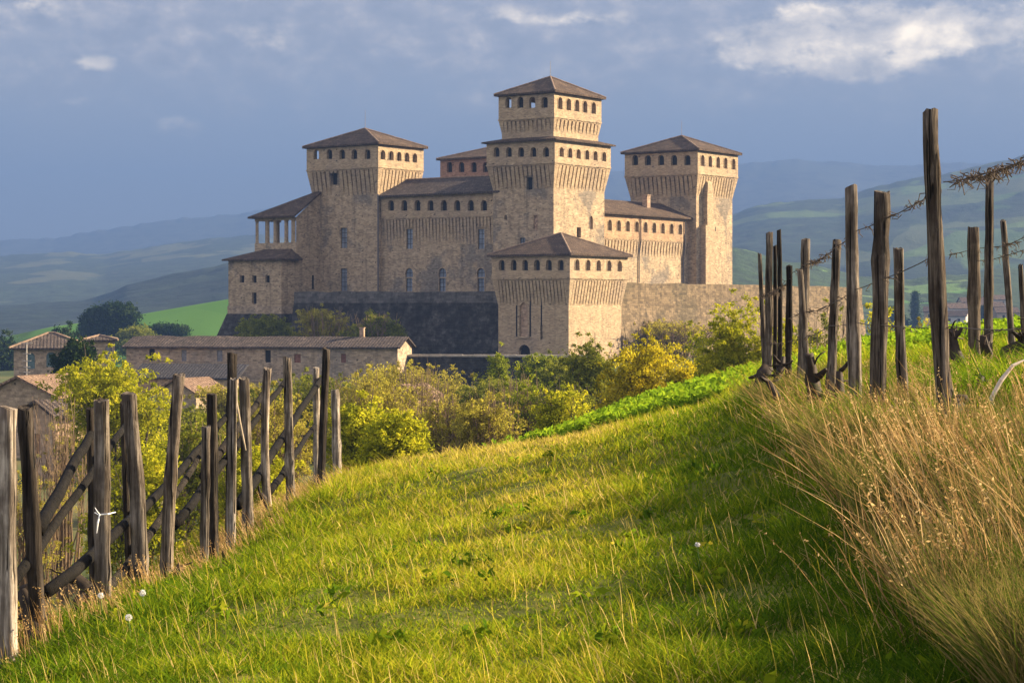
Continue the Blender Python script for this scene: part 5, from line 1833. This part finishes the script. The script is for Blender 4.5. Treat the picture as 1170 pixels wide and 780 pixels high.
rng = np.random.default_rng(5)
x, y = samp(520000, 6.6, 56, 1.75, .33, rng)
clump = fbm(x / .55, y / .55, 3)
patch = fbm(x / 2.6 + 9, y / 2.6, 3)
keep = (x > -5.5) & (rng.random(len(x)) < np.clip(.9 + .35 * clump, .6, 1)) & ~((y > 41) & (x < .3 * (y - 44)))
x, y, clump, patch = x[keep], y[keep], clump[keep], patch[keep]
n = len(x)
path = np.exp(-((x + .1 - .02 * y) / 1.2) ** 2)
h = (.05 + .085 * rng.random(n) ** 1.6) * (1 + 1.0 * clump) * (1 + .35 * patch) * (1 - .3 * path) * (1 + .012 * (y - 8))
h *= np.where(x < -1.9, 1.35, 1.0) * (1 + 1.1 * sst(1.2, 2.4, x - .08 * (y - 9)))
h = np.clip(h, .04, .5)
w = (.0042 + .00036 * y) * rng.uniform(.6, 1.4, n)
tint = np.clip(.43 + .26 * patch + .16 * clump + .012 * (y - 12) + .12 * path - .30 * sst(.0, 1.4, x - .05 * (y - 9)) - .1 * sst(-1.6, -2.6, x) + rng.normal(size=n) * .16, 0, .92)  # darker green right of the track: the bank's shadow put into the tint
tint = np.where(rng.random(n) < .035, .97, tint)
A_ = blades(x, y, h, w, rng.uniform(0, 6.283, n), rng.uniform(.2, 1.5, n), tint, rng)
# thin flowering stems
x2, y2 = samp(3000, 7, 45, 1.5, .32, rng)
k2 = (x2 > -4.5) & ~((y2 > 41) & (x2 < .3 * (y2 - 44)))
x2, y2 = x2[k2], y2[k2]
n2 = len(x2)
B_ = blades(x2, y2, rng.uniform(.12, .28, n2), (.003 + .0002 * y2), rng.uniform(2, 4.4, n2), rng.uniform(.1, .5, n2), rng.uniform(.82, 1.0, n2), rng)


def merge(parts):
    V, Lp, S, Tt, Ti = [], [], [], [], []
    nv = nl = 0
    for v, lp, s, t, ti in parts:
        V.append(v)
        Lp.append(lp + nv)
        S.append(s + nl)
        Tt.append(t)
        Ti.append(ti)
        nv += len(v)
        nl += len(lp)
    return np.concatenate(V), np.concatenate(Lp), np.concatenate(S), np.concatenate(Tt), np.concatenate(Ti)


# broad-leaved rosettes and tiny yellow flowers among the blades
xr, yr = samp(260, 7, 34, 1.4, .3, rng)
kr = (xr > -4.2)
xr, yr = xr[kr], yr[kr]
rc = np.c_[np.repeat(xr, 3) + rng.normal(size=len(xr) * 3) * .05, np.repeat(yr, 3) + rng.normal(size=len(xr) * 3) * .05]
rc = np.c_[rc, ground_z(rc[:, 0], rc[:, 1]) + .05]
rv, rt = leaves_np(rc, np.full(len(rc), .05), 7, .035, rng, np.clip(rng.normal(size=len(rc)) * .12 + .32, 0, .6))
mr = len(rv) // 4
R_ = (rv, np.arange(mr * 4), np.arange(mr) * 4, np.full(mr, 4), rt)
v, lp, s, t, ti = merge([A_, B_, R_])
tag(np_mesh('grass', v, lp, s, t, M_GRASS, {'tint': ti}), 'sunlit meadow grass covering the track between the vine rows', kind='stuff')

# dry straw-coloured grass on the right bank and tufts round the post feet
xs_, ys_ = [], []
cl = []
for _ in range(600):
    yy = 7.5 + 24.5 * rng.random() ** 1.3
    lo = 1.55 + (yy - 9) * .085
    xx = lo + abs(rng.normal()) * (1.2 + .06 * yy) + rng.uniform(0, .5)
    if xx / yy > .36:
        continue
    cl.append((xx, yy))
for _ in range(240):
    yy = 11.5 + 24 * rng.random()
    cl.append((-3.25 + rng.normal() * .28, yy))
cl = np.array(cl)
per = 15
cx = np.repeat(cl[:, 0], per) + rng.normal(size=len(cl) * per) * .09
cy = np.repeat(cl[:, 1], per) + rng.normal(size=len(cl) * per) * .09
n = len(cx)
left = cx < 0
ch = np.repeat(rng.uniform(.35, .95, len(cl)), per)
h = ch * rng.uniform(.5, 1.1, n) * np.where(left, .42, .86 - .36 * sst(11, 18, cy)) * (1 - .2 * sst(3.0, 3.8, cx))
ld = np.repeat(rng.normal(size=len(cl)) * .45 + math.pi * 1.02, per) + rng.normal(size=n) * .35
ln_ = np.repeat(rng.uniform(.1, .62, len(cl)), per) * rng.uniform(.6, 1.3, n)
tn = np.clip(np.repeat(rng.uniform(.2, .8, len(cl)), per) + rng.normal(size=n) * .2, 0, 1)
C_ = blades(cx, cy, h, (.0034 + .00022 * cy) * rng.uniform(.7, 1.3, n), ld, ln_, tn, rng, .5)
# seed heads: small spikelets round the upper part of many stems
vt = C_[0].reshape(-1, 7, 3)
tip, nk = vt[:, 6], (vt[:, 4] + vt[:, 5]) / 2
hd_ = np.nonzero(rng.random(n) < .45)[0]
k_ = 8
f_ = rng.uniform(.35, 1.0, (len(hd_), k_))[..., None]
sc_ = nk[hd_][:, None, :] * (1 - f_) + tip[hd_][:, None, :] * f_
sv_, st2 = leaves_np(sc_.reshape(-1, 3), np.full(len(hd_) * k_, .014), 1, .0085, rng, np.repeat(np.clip(tn[hd_] + .15, 0, 1), k_))
m4 = len(sv_) // 4
H_ = (sv_, np.arange(m4 * 4), np.arange(m4) * 4, np.full(m4, 4), st2)
# low brown undergrowth below the stems
nu = 95000
yy = 5.9 + 25 * rng.random(nu) ** 1.5
xx = 1.75 + (yy - 9) * .085 + abs(rng.normal(size=nu)) * 1.0
ok_ = (xx / yy < .36) & (fbm(xx / .5, yy / .5, 3) > -.25)
xx, yy = xx[ok_], yy[ok_]
nu = len(xx)
U_ = blades(xx, yy, rng.uniform(.16, .62, nu) * (1 - .25 * sst(13, 20, yy)) * (1 - .5 * sst(.9, 1.8, xx - 1.75 - (yy - 9) * .085)) * (.75 + .5 * fbm(xx / .8 + 3, yy / .8, 2)), (.004 + .0003 * yy) * rng.uniform(.7, 1.4, nu), rng.uniform(0, 6.28, nu), rng.uniform(.1, 1.0, nu), np.clip(rng.uniform(.05, .8, nu) + .25 * fbm(xx / .6, yy / .6, 2), 0, .8), rng)
# a few long arching stalks at the edge of the bank
nb = 190
yy = 8.6 + 14 * rng.random(nb) ** 1.5
xx = 1.7 + (yy - 9) * .085 + rng.random(nb) * .9
D_ = blades(xx, yy, rng.uniform(.35, .65, nb), .007 + .0002 * yy, rng.normal(size=nb) * .9 + math.pi, rng.uniform(.5, 1.6, nb), rng.uniform(0, 1, nb), rng, .35)
v, lp, s, t, ti = merge([C_, D_, H_])
tag(np_mesh('dry_grass', v, lp, s, t, M_STRAW, {'tint': ti}), 'tall straw coloured dry grass leaning over the right bank', kind='stuff')
M_UNDER = m_leaf('undergrowth_blades', [(0.0, (0.045, 0.075, 0.010)), (0.3, (0.10, 0.12, 0.016)), (0.5, (0.19, 0.15, 0.045)), (1.0, (0.30, 0.21, 0.09))], 0.4)
tag(np_mesh('undergrowth', U_[0], U_[1], U_[2], U_[3], M_UNDER, {'tint': U_[4]}), 'tangled brown green undergrowth at the foot of the dry grass', kind='stuff')

# leafy crop on the crest and behind the right posts
pts_ = []
while len(pts_) < 15000:
    yy = rng.uniform(43, 74)
    tt_ = rng.uniform(-.04, .33)
    xx = tt_ * yy
    row = (xx + .16 * yy) % .8
    if row > .62:
        continue
    if xx < .3 * (yy - 44) - .3 or (yy < 47 and xx > 2.5 + (47 - yy) * 2 and xx < 4.5):
        continue
    if yy > 59 and xx < 8.5:
        continue
    if yy < 50 and xx > 4.2 and yy < 46 + .3 * (xx - 4):
        pass
    pts_.append((xx, yy))
pts_ = np.array(pts_)
hh = rng.uniform(.06, .24, len(pts_)) * (1 + 1.0 * sst(7, 11, pts_[:, 0]))
ctr = np.c_[pts_, ground_z(pts_[:, 0], pts_[:, 1]) + hh]
v, t = leaves_np(ctr, np.full(len(ctr), .13), 9, .085, rng, np.clip(.45 + .25 * fbm(pts_[:, 0] / 1.5, pts_[:, 1] / 1.5, 2), 0, 1))
tag(leaf_mesh('crop_plants', v, t, M_CROP, None), 'bright green leafy crop on the crest beyond the grass', kind='stuff')

# dandelion clocks and small flowers near the left posts and track
M_PUFF = m_plain('dandelion_fluff', (.75, .73, .68), nscale=60, var=.1)
M_STEM = m_plain('flower_stem', (.12, .2, .04))
for i, (px, py, d, lab) in enumerate(((147, 742, 11.6, 'white dandelion clock in the grass right of the second post'), (163, 722, 12.6, 'fainter dandelion clock up and right of the brightest one'), (797, 650, 11.0, 'lone white flower head in the shaded grass right of the track'),
                                      (115, 724, 13.2, 'small dandelion clock below the post with the white tie'))):
    p = W(px, py, d)
    zg = gz(p.x, p.y)
    T = thing('dandelion', lab, 'flower', (p.x, p.y, zg), 0, 'dandelion clocks in the grass')
    hd = max(p.z - zg, .16)
    mb = MB()
    mb.tube([(0, 0, -.03), (.01, 0, hd * .5), (0, 0, hd)], .003, 5)
    mb.build('stem', M_STEM, T)
    r_ = np.random.default_rng(i)
    m_n = 260
    dd = r_.normal(size=(m_n, 3))
    dd /= np.linalg.norm(dd, axis=1)[:, None]
    cc = dd * (.019 if i != 2 else .012) * r_.uniform(.75, 1.05, m_n)[:, None] + np.array([0, 0, hd + .012])
    vv, t_ = leaves_np(cc, np.full(m_n, .002), 1, .0045, r_)
    leaf_mesh('seed_head', vv, t_, M_PUFF, T)
